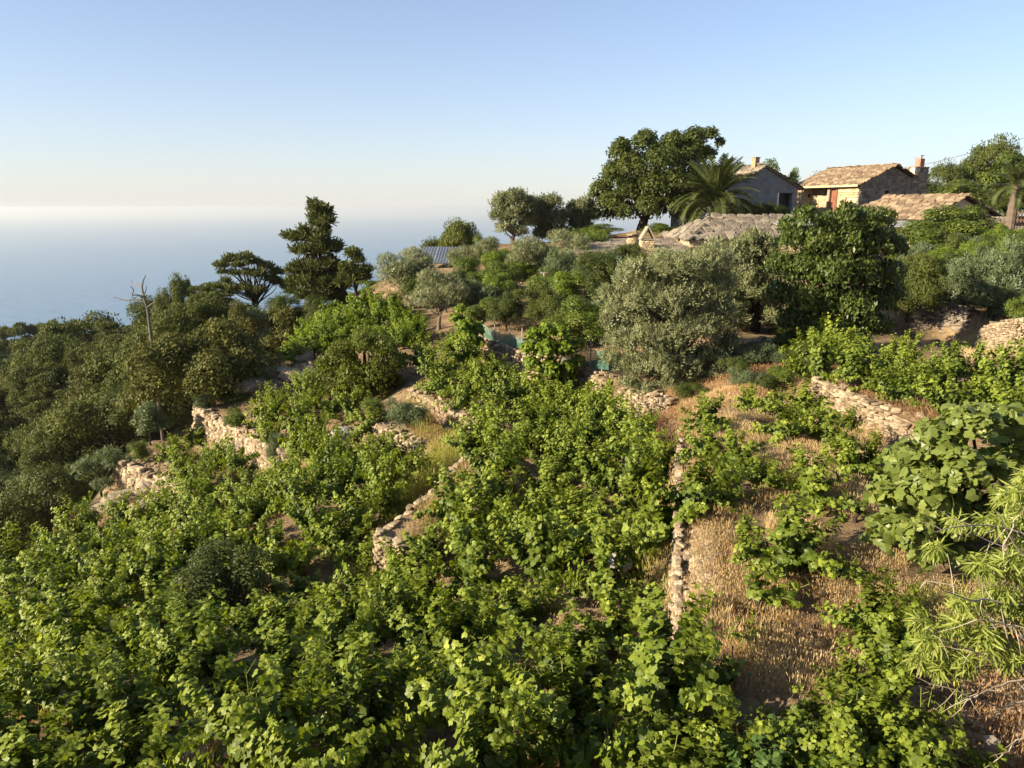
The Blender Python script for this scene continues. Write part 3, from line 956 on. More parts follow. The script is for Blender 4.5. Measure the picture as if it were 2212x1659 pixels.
def limb(mb, a, b, r0, r1, r, sag=.12, k=5, n=6):
    a, b = np.array(a, float), np.array(b, float)
    L = np.linalg.norm(b - a)
    t = np.linspace(0, 1, n)[:, None]
    w = r.normal(0, sag * L * .5, 3); w[2] += sag * L * .5
    w2 = r.normal(0, sag * L * .18, 3)
    P = a + (b - a) * t + w * np.sin(t * math.pi) + w2 * np.sin(t * 2 * math.pi)
    mb.tube(P, np.linspace(r0, r1, n), k)
    return P


def trunk_mesh(name, C, r, r0, mat, fork=.35, base=(0, 0, 0), lean=(0, 0), nlimb=None, r1=.02):
    """trunk from base to a fork, limbs to the clumps"""
    C = np.asarray(C)
    cen = C[:, :3].mean(0)
    top = C[:, 2].max()
    f = np.array([base[0] + (cen[0] - base[0]) * .35 + lean[0], base[1] + (cen[1] - base[1]) * .35 + lean[1], base[2] + (top - base[2]) * fork])
    mb = MB()
    n = 7
    t = np.linspace(0, 1, n)
    P = np.array(base)[None] * (1 - t[:, None]) + f[None] * t[:, None]
    P[:, :2] += np.sin(t * math.pi)[:, None] * r.normal(0, .04, 2) * (top)
    P[0, 2] -= .25
    mb.tube(P, r0 * (1.25 - .55 * t) * (1 + .25 * np.exp(-t * 8)), 8)
    order = np.argsort(-C[:, 3])
    if nlimb: order = order[:nlimb]
    for i in order:
        st = f if r.random() < .6 else P[r.integers(n // 2, n)]
        limb(mb, st, C[i, :3] * [1, 1, 1], r0 * .5 * r.uniform(.6, 1), r1, r)
    return mb.mesh(name, M[mat], smooth=True)


# ---- clump layouts of the tree kinds (about unit height metres as given)
def lay_round(r, h, w, n, trunk=.25, q=.3):
    """n clumps filling an uneven ellipsoid standing on the ground"""
    out = []
    while len(out) < n:
        d = r.normal(0, 1, 3); d /= np.linalg.norm(d); d *= r.random() ** .33 * .78
        z = h * (trunk + (1 - trunk) * (.5 + d[2] * .5))
        out.append([d[0] * w / 2, d[1] * w / 2, z, w * q * r.uniform(.6, 1.15)])
    return np.array(out)


def lay_pine(r, h, w, tiers=6, bare=.35, umbrella=False):
    out = []
    for t in np.linspace(bare, .95, tiers):
        if umbrella:
            rad = w * .5 * (.45 + .6 * (t - bare) / (1 - bare)); z = h * (bare + (t - bare) * .9)
            if t > .85: rad *= .6
        else:
            rad = w * .5 * (1.08 - t) * r.uniform(.75, 1.2) + .15; z = h * t
        m = 5 if t < .8 else 3
        a0 = r.uniform(0, 6)
        for i in range(m):
            a = a0 + i * 2 * math.pi / m + r.normal(0, .3); q = rad * r.uniform(.55, 1.0)
            out.append([math.cos(a) * q, math.sin(a) * q, z + r.normal(0, .15), w * .13 * r.uniform(.8, 1.3)])
    out.append([0, 0, h * .98, w * .12])
    return np.array(out)


KINDS = {}


def kind(key, fn, count, h, w, mat, bark, leaf, size, n, r0=.1, name='crown', **kw):
    KINDS[key] = dict(h=h, w=w, v=[])
    for s in range(count):
        r = np.random.default_rng(sum(map(ord, key)) * 31 + s)
        C = fn(r, h, w)
        S = sub_clumps(C, r, kw.get('per', 8), kw.get('ratio', .42), kw.get('flat', 1.0))
        b = [clump_leaves(S, r, n, leaf, size, kw.get('tip', 'out'), kw.get('flat', 1.0), kw.get('t0', .45), up=kw.get('up', .35))]
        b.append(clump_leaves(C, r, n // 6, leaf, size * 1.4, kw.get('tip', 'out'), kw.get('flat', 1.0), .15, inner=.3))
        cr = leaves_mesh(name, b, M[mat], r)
        tr = trunk_mesh('trunk', C, r, r0, bark, fork=kw.get('fork', .3), nlimb=kw.get('nlimb', 14))
        KINDS[key]['v'].append((cr, tr))
        co = np.empty(len(cr.vertices) * 3, np.float32); cr.vertices.foreach_get('co', co); co = co.reshape(-1, 3)
        KINDS[key]['w'] = 2 * np.percentile(np.hypot(co[:, 0], co[:, 1]), 96); KINDS[key]['h'] = np.percentile(co[:, 2], 99.3)


kind('maquis', lambda r, h, w: lay_round(r, h, w, 9, .12, .26), 2, 4.5, 4.6, 'maquis', 'bark', OVAL, .12, 26000, .10, ratio=.36, per=11, tip='up')
kind('maquis_brown', lambda r, h, w: lay_round(r, h, w, 9, .12, .26), 2, 4.5, 4.6, 'maquis_brown', 'bark', OVAL, .12, 26000, .10, ratio=.36, per=11, tip='up')
kind('holm', lambda r, h, w: lay_round(r, h, w, 10, .15, .25), 2, 5.5, 5.2, 'oak', 'bark', OVAL, .125, 27000, .13, ratio=.36, per=11)
kind('pine', lambda r, h, w: lay_pine(r, h, w, 5, .3), 2, 7, 5, 'pine', 'bark', TUFT, .30, 4200, .13, flat=.55, ratio=.6, per=6, tip='up', nlimb=30, fork=.5)
kind('umbrella_pine', lambda r, h, w: lay_pine(r, h, w, 3, .6, True), 2, 7, 6, 'pine', 'bark', TUFT, .32, 4200, .14, flat=.5, ratio=.6, per=6, tip='up', nlimb=24, fork=.5)
kind('bush', lambda r, h, w: lay_round(r, h, w, 8, .1, .28), 3, 1.6, 1.8, 'green', 'bark', OVAL, .07, 9000, .04)
kind('bush_grey', lambda r, h, w: lay_round(r, h, w, 8, .1, .28), 2, 1.6, 1.8, 'grey', 'bark', SPRIG, .10, 4500, .04, tip='up')
kind('bush_dark', lambda r, h, w: lay_round(r, h, w, 9, .1, .26), 2, 2.2, 2.2, 'oak', 'bark', OVAL, .065, 16000, .05)
kind('bush_yellow', lambda r, h, w: lay_round(r, h, w, 9, .1, .26), 2, 2.4, 2.2, 'yellow', 'bark', OVAL, .075, 14000, .05)
kind('olive', lambda r, h, w: lay_round(r, h, w, 10, .22, .24), 2, 4, 4, 'olive', 'barkp', SPRIG, .18, 6500, .13, tip='up', ratio=.5)
kind('fruit', lambda r, h, w: lay_round(r, h, w, 11, .2, .25), 2, 3, 2.6, 'green', 'barkp', OVAL, .10, 11000, .06)

_ls = {}


def leaf_single(mat, i):
    k = (mat, i % 4, (i // 4) % 3)
    if k not in _ls: _ls[k] = fast_mesh('leaf', VL[k[1]][0], VL[k[1]][1], M[mat], tint=np.full(len(VL[k[1]][0]), .25 + .25 * k[2]))
    return _ls[k]



def tree(key, x, y, h, w, label, cat='tree', name='tree', group=None, rz=None, variant=None, bury=0.1, z=None):
    K = KINDS[key]
    if variant is None: variant = int(rng.integers(len(K['v'])))
    cr, tr = K['v'][variant % len(K['v'])]
    zg = H(x, y) if z is None else z
    root = empty(name, (x, y, zg - bury), label, cat, group, rng.uniform(0, 6.28) if rz is None else rz)
    root.scale = (w / K['w'], w / K['w'], (h + bury) / K['h'])
    a = link('crown', cr, root); b = link('trunk', tr, root)
    return root


def tree_px(key, u, vtop, Y, wpx, label, cat='tree', name='tree', group=None, **kw):
    p = at(u, vtop, Y)
    dep = p[1] * CP - p[2] * SP
    zg = H(p[0], p[1])
    h = max(.4, p[2] - zg)
    return tree(key, p[0], p[1], h, wpx * dep / F, label, cat, name, group, **kw)


def bush_px(key, u, vbase, hpx, wpx, label, cat='bush', name='bush', group=None, **kw):
    """a shrub whose foot shows at (u, vbase)"""
    p = hit(u, vbase)
    dep = p[1] * CP - p[2] * SP
    return tree(key, p[0], p[1], hpx * dep / F, wpx * dep / F, label, cat, name, group, **kw)


# ---- trees traced one by one: clumps given as (u, v, radius px) round a distance
def hero(name, label, cat, Y, clumps, base, mat, bark, leaf, size, n, r0=.15, depth=None, flat=1.0, seed=1, fork=.35, per=10, ratio=.42, tip='out', back=.85, nlimb=22,
         up=.35, t0=.45, group=None, layers=(0, -1, 1), r1=.02, drop=None, inner_big=1.7, noise=.5, singles=0):
    r = np.random.default_rng(seed)
    cs = np.array(clumps, float)
    us, ue = (cs[:, 0] - cs[:, 2]).min(), (cs[:, 0] + cs[:, 2]).max()
    D = (ue - us) * Y / F * .32 if depth is None else depth
    ucen, hw = (us + ue) / 2, (ue - us) / 2
    C = []
    for u, v, q in clumps:
        for l in layers:
            edge = 1 - min(1, abs(u - ucen) / hw) ** 2
            dy = l * D * edge * r.uniform(.7, 1.1) + r.normal(0, .1 * D)
            p = at(u, v, Y + dy)
            dep = p[1] * CP - p[2] * SP
            C.append([*p, q * dep / F * (1 if l == 0 else back) * r.uniform(.9, 1.05)])
    C = np.array(C)
    bp = at(base[0], base[1], Y)
    bp[2] = min(bp[2], H(bp[0], bp[1]) + .05) if drop is None else bp[2]
    if len(base) > 2: bp[2] = base[2]
    C[:, :3] -= bp
    S = sub_clumps(C, r, per, ratio, flat)
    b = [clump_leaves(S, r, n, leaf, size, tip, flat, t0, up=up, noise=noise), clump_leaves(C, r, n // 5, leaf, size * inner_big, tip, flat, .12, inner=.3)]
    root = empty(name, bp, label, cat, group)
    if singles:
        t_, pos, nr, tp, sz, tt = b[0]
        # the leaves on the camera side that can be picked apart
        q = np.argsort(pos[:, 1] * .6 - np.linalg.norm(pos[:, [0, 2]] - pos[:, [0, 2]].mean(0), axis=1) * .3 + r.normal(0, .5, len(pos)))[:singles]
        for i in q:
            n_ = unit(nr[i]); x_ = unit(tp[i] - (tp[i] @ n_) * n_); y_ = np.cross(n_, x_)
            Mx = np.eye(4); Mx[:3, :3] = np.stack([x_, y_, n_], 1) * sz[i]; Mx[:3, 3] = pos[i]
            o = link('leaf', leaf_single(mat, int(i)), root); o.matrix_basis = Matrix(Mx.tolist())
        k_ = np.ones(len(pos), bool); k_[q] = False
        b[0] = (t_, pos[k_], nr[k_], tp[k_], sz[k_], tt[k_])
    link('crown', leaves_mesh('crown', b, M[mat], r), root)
    link('trunk', trunk_mesh('trunk', C, r, r0, bark, fork, nlimb=nlimb, r1=r1), root)
    return root


# big spreading tree on the skyline
hero('oak_tree', 'huge broad dark green tree on the skyline between the olives and the palm', 'tree', 62,
     [(1340, 330, 30), (1395, 308, 30), (1450, 318, 32), (1500, 300, 28), (1535, 292, 18), (1555, 310, 12), (1525, 335, 22), (1480, 345, 38), (1425, 350, 42), (1365, 360, 40),
      (1325, 385, 32), (1300, 410, 26), (1285, 420, 16), (1320, 440, 32), (1365, 415, 42), (1415, 405, 45), (1465, 400, 42), (1510, 385, 32), (1540, 380, 22), (1505, 425, 36), (1455, 445, 38),
      (1400, 450, 36), (1350, 460, 24), (1315, 462, 18), (1480, 462, 22), (1345, 310, 14), (1475, 318, 24), (1460, 295, 14), (1500, 325, 24)],
     (1388, 500), 'oak', 'bark', OVAL, .20, 74000, .38, fork=.2, seed=5, per=12, ratio=.36, nlimb=34)
# tall pine
hero('pine_tree', 'tallest pine with stacked uneven tiers, standing alone against the sea', 'pine tree', 54,
     [(683, 452, 12), (676, 443, 7), (697, 462, 17), (705, 480, 14), (690, 485, 16), (680, 470, 9), (640, 517, 15), (622, 515, 8), (665, 513, 17), (690, 520, 18), (640, 545, 10), (662, 545, 16), (690, 545, 20), (715, 540, 18), (727, 535, 9),
      (650, 580, 15), (630, 588, 8), (680, 580, 22), (712, 575, 20), (735, 590, 12), (640, 612, 18), (670, 610, 26), (705, 612, 26), (735, 620, 18), (660, 640, 20), (695, 642, 26), (730, 645, 18), (630, 632, 12), (700, 500, 10), (655, 500, 8)],
     (698, 690), 'pine', 'bark', TUFT, .33, 15000, .22, flat=.6, seed=8, fork=.75, tip='up', per=8, ratio=.5, depth=1.3, nlimb=50)
# flat topped pine left of it
hero('pine_tree', 'leaning flat-topped pine with open branches, left of the tallest pine', 'pine tree', 60,
     [(478, 575, 14), (500, 562, 18), (530, 558, 16), (515, 575, 14), (548, 568, 16), (575, 578, 16), (598, 590, 14), (560, 595, 16), (535, 592, 13), (505, 592, 10), (480, 590, 9), (600, 612, 14), (585, 605, 14), (618, 622, 10),
      (470, 622, 14), (500, 625, 16), (530, 625, 18), (560, 630, 14), (445, 628, 10), (488, 610, 10)],
     (560, 665), 'pine', 'bark', TUFT, .24, 8000, .2, flat=.45, seed=9, fork=.25, tip='up', per=7, ratio=.5, depth=1.6, nlimb=40)
hero('pine_tree', 'thin sparse pine with a bare double trunk, right of the tallest pine', 'pine tree', 52,
     [(762, 550, 14), (775, 565, 10), (750, 580, 14), (775, 590, 16), (790, 585, 10), (745, 600, 12), (765, 608, 15), (790, 602, 10), (736, 612, 8)],
     (768, 665), 'pine', 'bark', TUFT, .24, 5200, .12, flat=.6, seed=10, fork=.5, tip='up', per=7, ratio=.5, depth=.8)
# olive with fluffy crown at the house front
hero('olive_tree', 'largest rounded olive tree with a silvery crown in front of the long slate roof', 'olive tree', 23.4,
     [(1370, 610, 50), (1430, 590, 50), (1490, 590, 45), (1540, 570, 45), (1340, 670, 40), (1400, 670, 60), (1460, 660, 60), (1525, 640, 50), (1340, 740, 38), (1390, 740, 55), (1450, 740, 60),
      (1515, 720, 50), (1560, 690, 38), (1365, 795, 36), (1420, 800, 45), (1480, 800, 45), (1530, 780, 36), (1445, 835, 30), (1515, 825, 32), (1380, 590, 28), (1360, 835, 26), (1400, 850, 22), (1480, 848, 24), (1550, 815, 26), (1575, 745, 28), (1320, 780, 22), (1310, 640, 22), (1318, 700, 26), (1555, 620, 34), (1560, 780, 26)],
     (1470, 850), 'olive', 'barkp', SPRIG, .145, 36000, .25, seed=12, tip='up', per=11, ratio=.42, fork=.2)
hero('olive_tree', 'olive tree with dark leaning trunks between the rounded olive and the dark laurel', 'olive tree', 29,
     [(1590, 560, 40), (1640, 545, 35), (1660, 590, 40), (1610, 610, 42), (1570, 640, 30), (1640, 640, 35), (1590, 670, 26), (1665, 650, 22), (1625, 525, 22), (1600, 700, 22), (1665, 690, 24), (1570, 700, 20), (1690, 640, 20)],
     (1625, 738), 'olive', 'bark', SPRIG, .18, 13000, .2, seed=13, tip='up', per=11, ratio=.42, fork=.45)
# laurel
hero('laurel_tree', 'large dark laurel tree with yellowish tips, in front of the stone house', 'tree', 25.2,
     [(1740, 475, 29), (1790, 490, 34), (1830, 465, 29), (1870, 480, 34), (1905, 480, 29), (1715, 520, 38), (1770, 530, 45), (1830, 530, 51), (1890, 530, 45), (1930, 540, 31), (1690, 580, 38), (1740, 590, 51), (1800, 600, 56),
      (1860, 600, 56), (1920, 600, 39), (1680, 640, 34), (1730, 660, 51), (1790, 670, 56), (1850, 670, 51), (1900, 660, 39), (1760, 715, 36), (1710, 700, 34), (1820, 715, 39), (1875, 710, 34), (1700, 490, 20), (1930, 640, 27), (1700, 745, 29), (1745, 755, 34), (1800, 750, 36), (1850, 745, 31), (1900, 710, 29)],
     (1800, 760), 'bay', 'bark', OVAL, .105, 105000, .28, seed=14, per=15, ratio=.27, tip='up', fork=.15)
# round yellow-green tree on the brow
hero('carob_tree', 'round yellow-green tree with dense low crown beside the bare brow', 'tree', 27,
     [(740, 770, 38), (790, 745, 36), (830, 760, 36), (860, 790, 26), (715, 815, 34), (760, 820, 42), (815, 815, 42), (850, 835, 26), (735, 850, 26), (780, 855, 30), (700, 790, 20), (825, 850, 22)],
     (790, 880), 'carob', 'bark', OVAL, .08, 55000, .14, seed=15, per=13, ratio=.34, tip='up', fork=.2, t0=.2)
# olives on the skyline
hero('olive_tree', 'silvery olive with a bare twiggy side at the left end of the skyline group', 'olive tree', 58,
     [(1085, 440, 22), (1115, 435, 24), (1140, 450, 22), (1080, 470, 20), (1110, 470, 26), (1140, 480, 20), (1090, 495, 18), (1125, 505, 14)],
     (1110, 530), 'olive', 'barkp', SPRIG, .28, 7500, .18, seed=16, tip='up', fork=.25)
hero('olive_tree', 'middle dark olive of the skyline group, half in shade', 'olive tree', 60,
     [(1170, 450, 22), (1195, 445, 20), (1165, 480, 26), (1200, 480, 28), (1170, 510, 22), (1210, 510, 22), (1225, 470, 14)],
     (1190, 535), 'olive', 'barkp', SPRIG, .28, 7000, .18, seed=17, tip='up', fork=.25, t0=.1)
hero('olive_tree', 'right-hand dark olive of the skyline group, touching the huge broad tree', 'olive tree', 61,
     [(1240, 455, 18), (1265, 450, 20), (1280, 470, 18), (1250, 485, 24), (1270, 505, 20), (1240, 510, 18)],
     (1255, 530), 'olive', 'barkp', SPRIG, .28, 6000, .16, seed=18, tip='up', fork=.25, t0=.1)
# fig tree
hero('fig_tree', 'spreading fig tree with large pale lobed leaves at the right edge of the straw terrace', 'fig tree', 9.3,
     [(1960, 1000, 55), (2030, 960, 60), (2100, 920, 60), (2180, 930, 60), (1930, 1080, 50), (2000, 1060, 65), (2080, 1030, 70), (2160, 1020, 65), (1910, 1150, 45), (1970, 1150, 55), (2050, 1130, 60), (2130, 1120, 60), (1990, 1210, 35), (2070, 1210, 36), (2230, 980, 60), (2210, 1090, 60)],
     (1985, 1275), 'fig', 'bark', VL[0], .125, 7500, .07, seed=20, per=10, ratio=.42, depth=.9, fork=.3, inner_big=1.1, noise=.6, up=.5, t0=.4, singles=280)

# ------------------------------------------------------------------ vines
def vine_variant(r, h=1.0, w=1.3, nshoot=15, leaf_t=PENT, size=.13, dens=1.0):
    """a bush-trained vine: leaves along arching shoots; returns leaf arrays and shoot curves"""
    pos, nr, tip, sz, tt = [], [], [], [], []
    shoots = []
    for i in range(nshoot):
        az = i * 2.399 + r.normal(0, .3)
        el = R(r.uniform(2, 86))
        L = r.uniform(.6, 1.0) * (w * .55 * math.cos(el) + (h - .25) * .9 * math.sin(el)) + .1
        d = np.array([math.cos(az) * math.cos(el), math.sin(az) * math.cos(el), math.sin(el)])
        st = np.array([math.cos(az) * .08, math.sin(az) * .08, .24 + r.uniform(-.06, .08)])
        n = max(4, int(L / .075))
        t = np.linspace(0, 1, n)
        P = st + d * (t * L)[:, None]
        P[:, 2] -= (t * L) ** 2 * .2 * math.cos(el)
        P += np.cumsum(r.normal(0, .012, (n, 3)), 0)
        shoots.append(P)
        for j in range(1, n):
            for rep in range(int(r.poisson(2.6 * dens)) + 1):
                side = np.cross(d, [0, 0, 1.0]); side /= np.linalg.norm(side) + 1e-6
                off = side * r.choice([-1, 1]) * r.uniform(.02, .10) + r.normal(0, .04, 3)
                p = P[j] + off
                outw = np.array([p[0], p[1], (p[2] - .4) * .8]); outw /= np.linalg.norm(outw) + 1e-6
                pos.append(p)
                nr.append(outw * .75 + np.array([0, 0, .55]) + r.normal(0, .42, 3))
                tip.append(outw * .5 - np.array([0, 0, .55]) + r.normal(0, .5, 3))
                young = j / n
                sz.append(size * (1.2 - .55 * young) * r.uniform(.75, 1.15))
                tt.append(.14 + .62 * young ** 1.7)  # young tip leaves lighter; inner leaves also darkened as painted mound shade
    return np.array(pos), np.array(nr), np.array(tip), np.array(sz), np.array(tt), shoots


def vine_wood(r, h=.38):
    mb = MB()
    P = np.array([[0, 0, -.12], [r.normal(0, .02), r.normal(0, .02), .1], [r.normal(0, .04), r.normal(0, .04), .24], [0, 0, h]])
    mb.tube(P, [.055, .042, .04, .06], 7)
    for i in range(4):
        a = i * 1.57 + r.normal(0, .3)
        e = np.array([math.cos(a) * .16, math.sin(a) * .16, h + .10])
        mb.tube(np.array([P[-1] - [0, 0, .03], P[-1] * .4 + e * .6 - [0, 0, .03], e]), [.04, .03, .02], 5)
    return mb.mesh('trunk', M['bark'], True)


VINES = {}
for key, cnt, mat, lt, nsh, size, dens in (('near', 5, 'vine', None, 16, .12, 2.4), ('nearblue', 1, 'vine_blue', None, 15, .15, .9), ('mid', 6, 'vine', PENT, 16, .12, 2.1), ('far', 3, 'vine_far', PENT, 20, .12, 2.0), ('small', 2, 'vine', None, 8, .11, .7)):
    VINES[key] = []
    for s in range(cnt):
        r = np.random.default_rng(500 + s * 7 + len(key))
        h, w = (1.25, 1.35) if key != 'small' else (.62, .6)
        pos, nr, tip, sz, tt, shoots = vine_variant(r, h, w, nsh, size=size, dens=dens)
        keep = np.ones(len(pos), bool)
        single = []
        if lt is None:
            # the outermost leaves can be picked apart: each is an object of its own
            q = (pos[:, :2] ** 2).sum(1) / (w / 2) ** 2 + (pos[:, 2] / h) ** 2 + r.normal(0, .15, len(pos))
            single = np.argsort(-q)[:60]
            keep[single] = False
        b = []
        if lt is None:
            ch = r.integers(0, 4, len(pos))
            for c in range(4):
                m = keep & (ch == c)
                b.append((VL[c], pos[m], nr[m], tip[m], sz[m], tt[m]))
        else:
            b.append((lt, pos, nr, tip, sz, tt))
        fol = leaves_mesh('foliage', b, M[mat], r)
        mb = MB()
        for P in shoots: mb.tube(P, np.linspace(.008, .003, len(P)), 3)
        sh = mb.mesh('shoots', M['shoot'])
        wood = vine_wood(r, .26)
        sl = []
        for i in single:
            n = unit(nr[i]); x = unit(tip[i] - (tip[i] @ n) * n); y = np.cross(n, x)
            Mx = np.eye(4); Mx[:3, :3] = np.stack([x, y, n], 1) * sz[i]; Mx[:3, 3] = pos[i]
            sl.append((int(i) % 4, Matrix(Mx.tolist())))
        VINES[key].append((fol, sh, wood, sl, h, w))
LEAF_ME = {}
for mat in ('vine', 'vine_blue', 'fig'):
    for c in range(4):
        for t in range(3):
            LEAF_ME[(mat, c, t)] = fast_mesh('leaf', VL[c][0], VL[c][1], M[mat], tint=np.full(len(VL[c][0]), .25 + .25 * t))
_vc = 0


def put_vine(key, p, s, label, group, leaves=True, variant=None, sz=1.0, lift=0.0):
    global _vc
    _vc += 1
    fol, sh, wood, sl, h, w = VINES[key][(_vc if variant is None else variant) % len(VINES[key])]
    root = empty('grape_vine', p, label, 'grape vine', group, rng.uniform(0, 6.28))
    root.scale = (s, s, s * sz)
    link('foliage', fol, root, (0, 0, lift))
    w_ = link('trunk', wood, root)
    if lift: w_.scale = (1.1, 1.1, 1 + lift / .28)
    if key != 'mid' and key != 'far': link('shoots', sh, root, (0, 0, lift))
    if leaves and sl:
        mat = 'vine_blue' if key == 'nearblue' else 'vine'
        for c, Mx in sl:
            o = link('leaf', LEAF_ME[(mat, c, int(rng.integers(3)))], root)
            o.matrix_basis = Matrix.Translation((0, 0, lift)) @ Mx
    return root


LANDMARKS = [('green net fence', 1085, 722), ('round yellow-green tree', 780, 810), ('grey mid-slope boulder', 742, 950), ('curved terrace wall', 510, 940), ('lowest stone wall', 320, 1030),
             ('square wall end', 828, 1180), ('dark round bush', 480, 1270), ('dark vine trunk', 437, 1480), ('rusty dry bush', 848, 1475), ('tall fennel stalks', 1030, 1440),
             ('long narrow wall', 1464, 1120), ('lit wall under the olive', 1395, 885), ('bare patch by the wall', 1250, 1195), ('bright grassy bank', 905, 1040), ('orange grass behind the boulder', 940, 900),
             ('straw patch at the bottom', 1300, 1610), ('lone small vine', 1645, 1265), ('pale wall with rusty grass', 1880, 890), ('bare brow rocks', 600, 800), ('skyward fig tree', 2050, 1050), ('lower left corner', 40, 1620),
             ('left picture edge', 10, 1330), ('forest edge boulders', 110, 1160), ('dry stalks at the bottom', 560, 1600), ('leafy net climber', 1190, 760), ('wall of the net', 1080, 770), ('shaded shale wall', 2030, 690), ('small pale stone', 1108, 1008)]
_used = {}


def vine_label(u, v, adj):
    d = [math.hypot(u - a, (v - b) * 1.4) for _, a, b in LANDMARKS]
    i = int(np.argmin(d))
    n, a, b = LANDMARKS[i]
    if abs(v - b) * 1.2 > abs(u - a): rel = 'below' if v > b else 'above'
    else: rel = 'right of' if u > a else 'left of'
    k = (n, rel)
    _used[k] = _used.get(k, 0) + 1
    words = ['nearest', 'second', 'third', 'fourth', 'fifth', 'sixth', 'seventh', 'eighth', 'ninth', 'tenth', 'eleventh', 'twelfth', 'thirteenth', 'fourteenth', 'fifteenth', 'sixteenth', 'seventeenth', 'eighteenth', 'nineteenth', 'twentieth']
    return (n, rel, math.hypot(u - a, v - b), adj)


ZONES = {
    'lower_left': ([(0, 1225), (60, 1195), (205, 1120), (290, 1100), (385, 1085), (395, 1050), (380, 1000), (330, 960), (420, 935), (470, 965), (590, 1030), (610, 1005), (585, 965), (545, 905), (555, 850), (650, 828), (750, 872), (800, 888),
                    (880, 985), (908, 985), (900, 1030), (850, 1075), (820, 1110), (795, 1150), (795, 1205), (735, 1240), (690, 1290), (650, 1340), (650, 1450), (600, 1540), (560, 1600), (330, 1659), (0, 1680)], 'grape vines on the lower left slope'),
    'centre': ([(885, 790), (960, 735), (1020, 760), (1120, 815), (1200, 830), (1300, 870), (1345, 900), (1400, 925), (1440, 975), (1452, 1010), (1450, 1120), (1400, 1150), (1350, 1200), (1380, 1290), (1440, 1345), (1470, 1390), (1470, 1470),
                (1510, 1590), (1640, 1650), (1640, 1700), (640, 1680), (655, 1440), (700, 1360), (775, 1290), (870, 1230), (900, 1190), (960, 1120), (1020, 1040), (1050, 980), (985, 960), (1040, 920), (1000, 880), (900, 835)], 'grape vines on the central terraces'),
    'behind_east': ([(1745, 755), (1800, 740), (1900, 745), (2000, 765), (2100, 790), (2240, 790), (2240, 920), (2090, 890), (2000, 865), (1920, 845), (1850, 805), (1760, 795)], 'grape vines above the pale wall'),
    'brow': ([(620, 765), (650, 735), (700, 690), (760, 655), (830, 638), (880, 665), (905, 715), (880, 745), (820, 730), (740, 735), (700, 740), (650, 770)], 'sunny grape vines on the far brow'),
}
GAPS = [(437, 1495, 50, 26), (1250, 1192, 62, 26), (1250, 1300, 26, 45), (1300, 1612, 150, 38), (848, 1478, 52, 40), (480, 1265, 105, 60), (1310, 1520, 70, 60), (742, 952, 34, 24), (560, 1640, 150, 50), (1160, 1010, 22, 14),
        (1180, 925, 26, 14), (1060, 1120, 20, 14), (990, 1210, 22, 16), (780, 1480, 30, 24), (1120, 1340, 24, 16), (560, 1215, 18, 14), (1420, 1200, 20, 50), (500, 1380, 20, 14), (1400, 1470, 50, 22), (1230, 1010, 20, 14), (1120, 900, 26, 12), (1090, 1240, 22, 16), (880, 1340, 26, 18), (300, 1250, 22, 12), (640, 1130, 20, 12), (240, 1420, 24, 14), (1040, 1620, 30, 14)]
vines = []


def ok_spot(p, sp):
    for q in vines:
        if (q[0] - p[0]) ** 2 + (q[1] - p[1]) ** 2 < sp * sp: return False
    return True


rs = np.random.default_rng(21)
for zk, (poly, grp) in ZONES.items():
    pa = np.array(poly)
    sp0 = {'lower_left': .88, 'centre': .86, 'behind_east': .9, 'brow': .85}[zk]
    for t in range({'lower_left': 9000, 'centre': 9000, 'behind_east': 2500, 'brow': 1500}[zk]):
        u, v = rs.uniform(pa[:, 0].min(), pa[:, 0].max()), rs.uniform(pa[:, 1].min(), pa[:, 1].max())
        if not inside(u, v, poly): continue
        if any(((u - a) / c) ** 2 + ((v - b) / d) ** 2 < 1 for a, b, c, d in GAPS): continue
        p = hit(u, v, .5)
        if p is None or p[1] > 60: continue
        sp = sp0 * (1.0 if p[1] < 22 else 1.12)
        if ok_spot(p, sp): vines.append((*p, u, v, zk, grp))
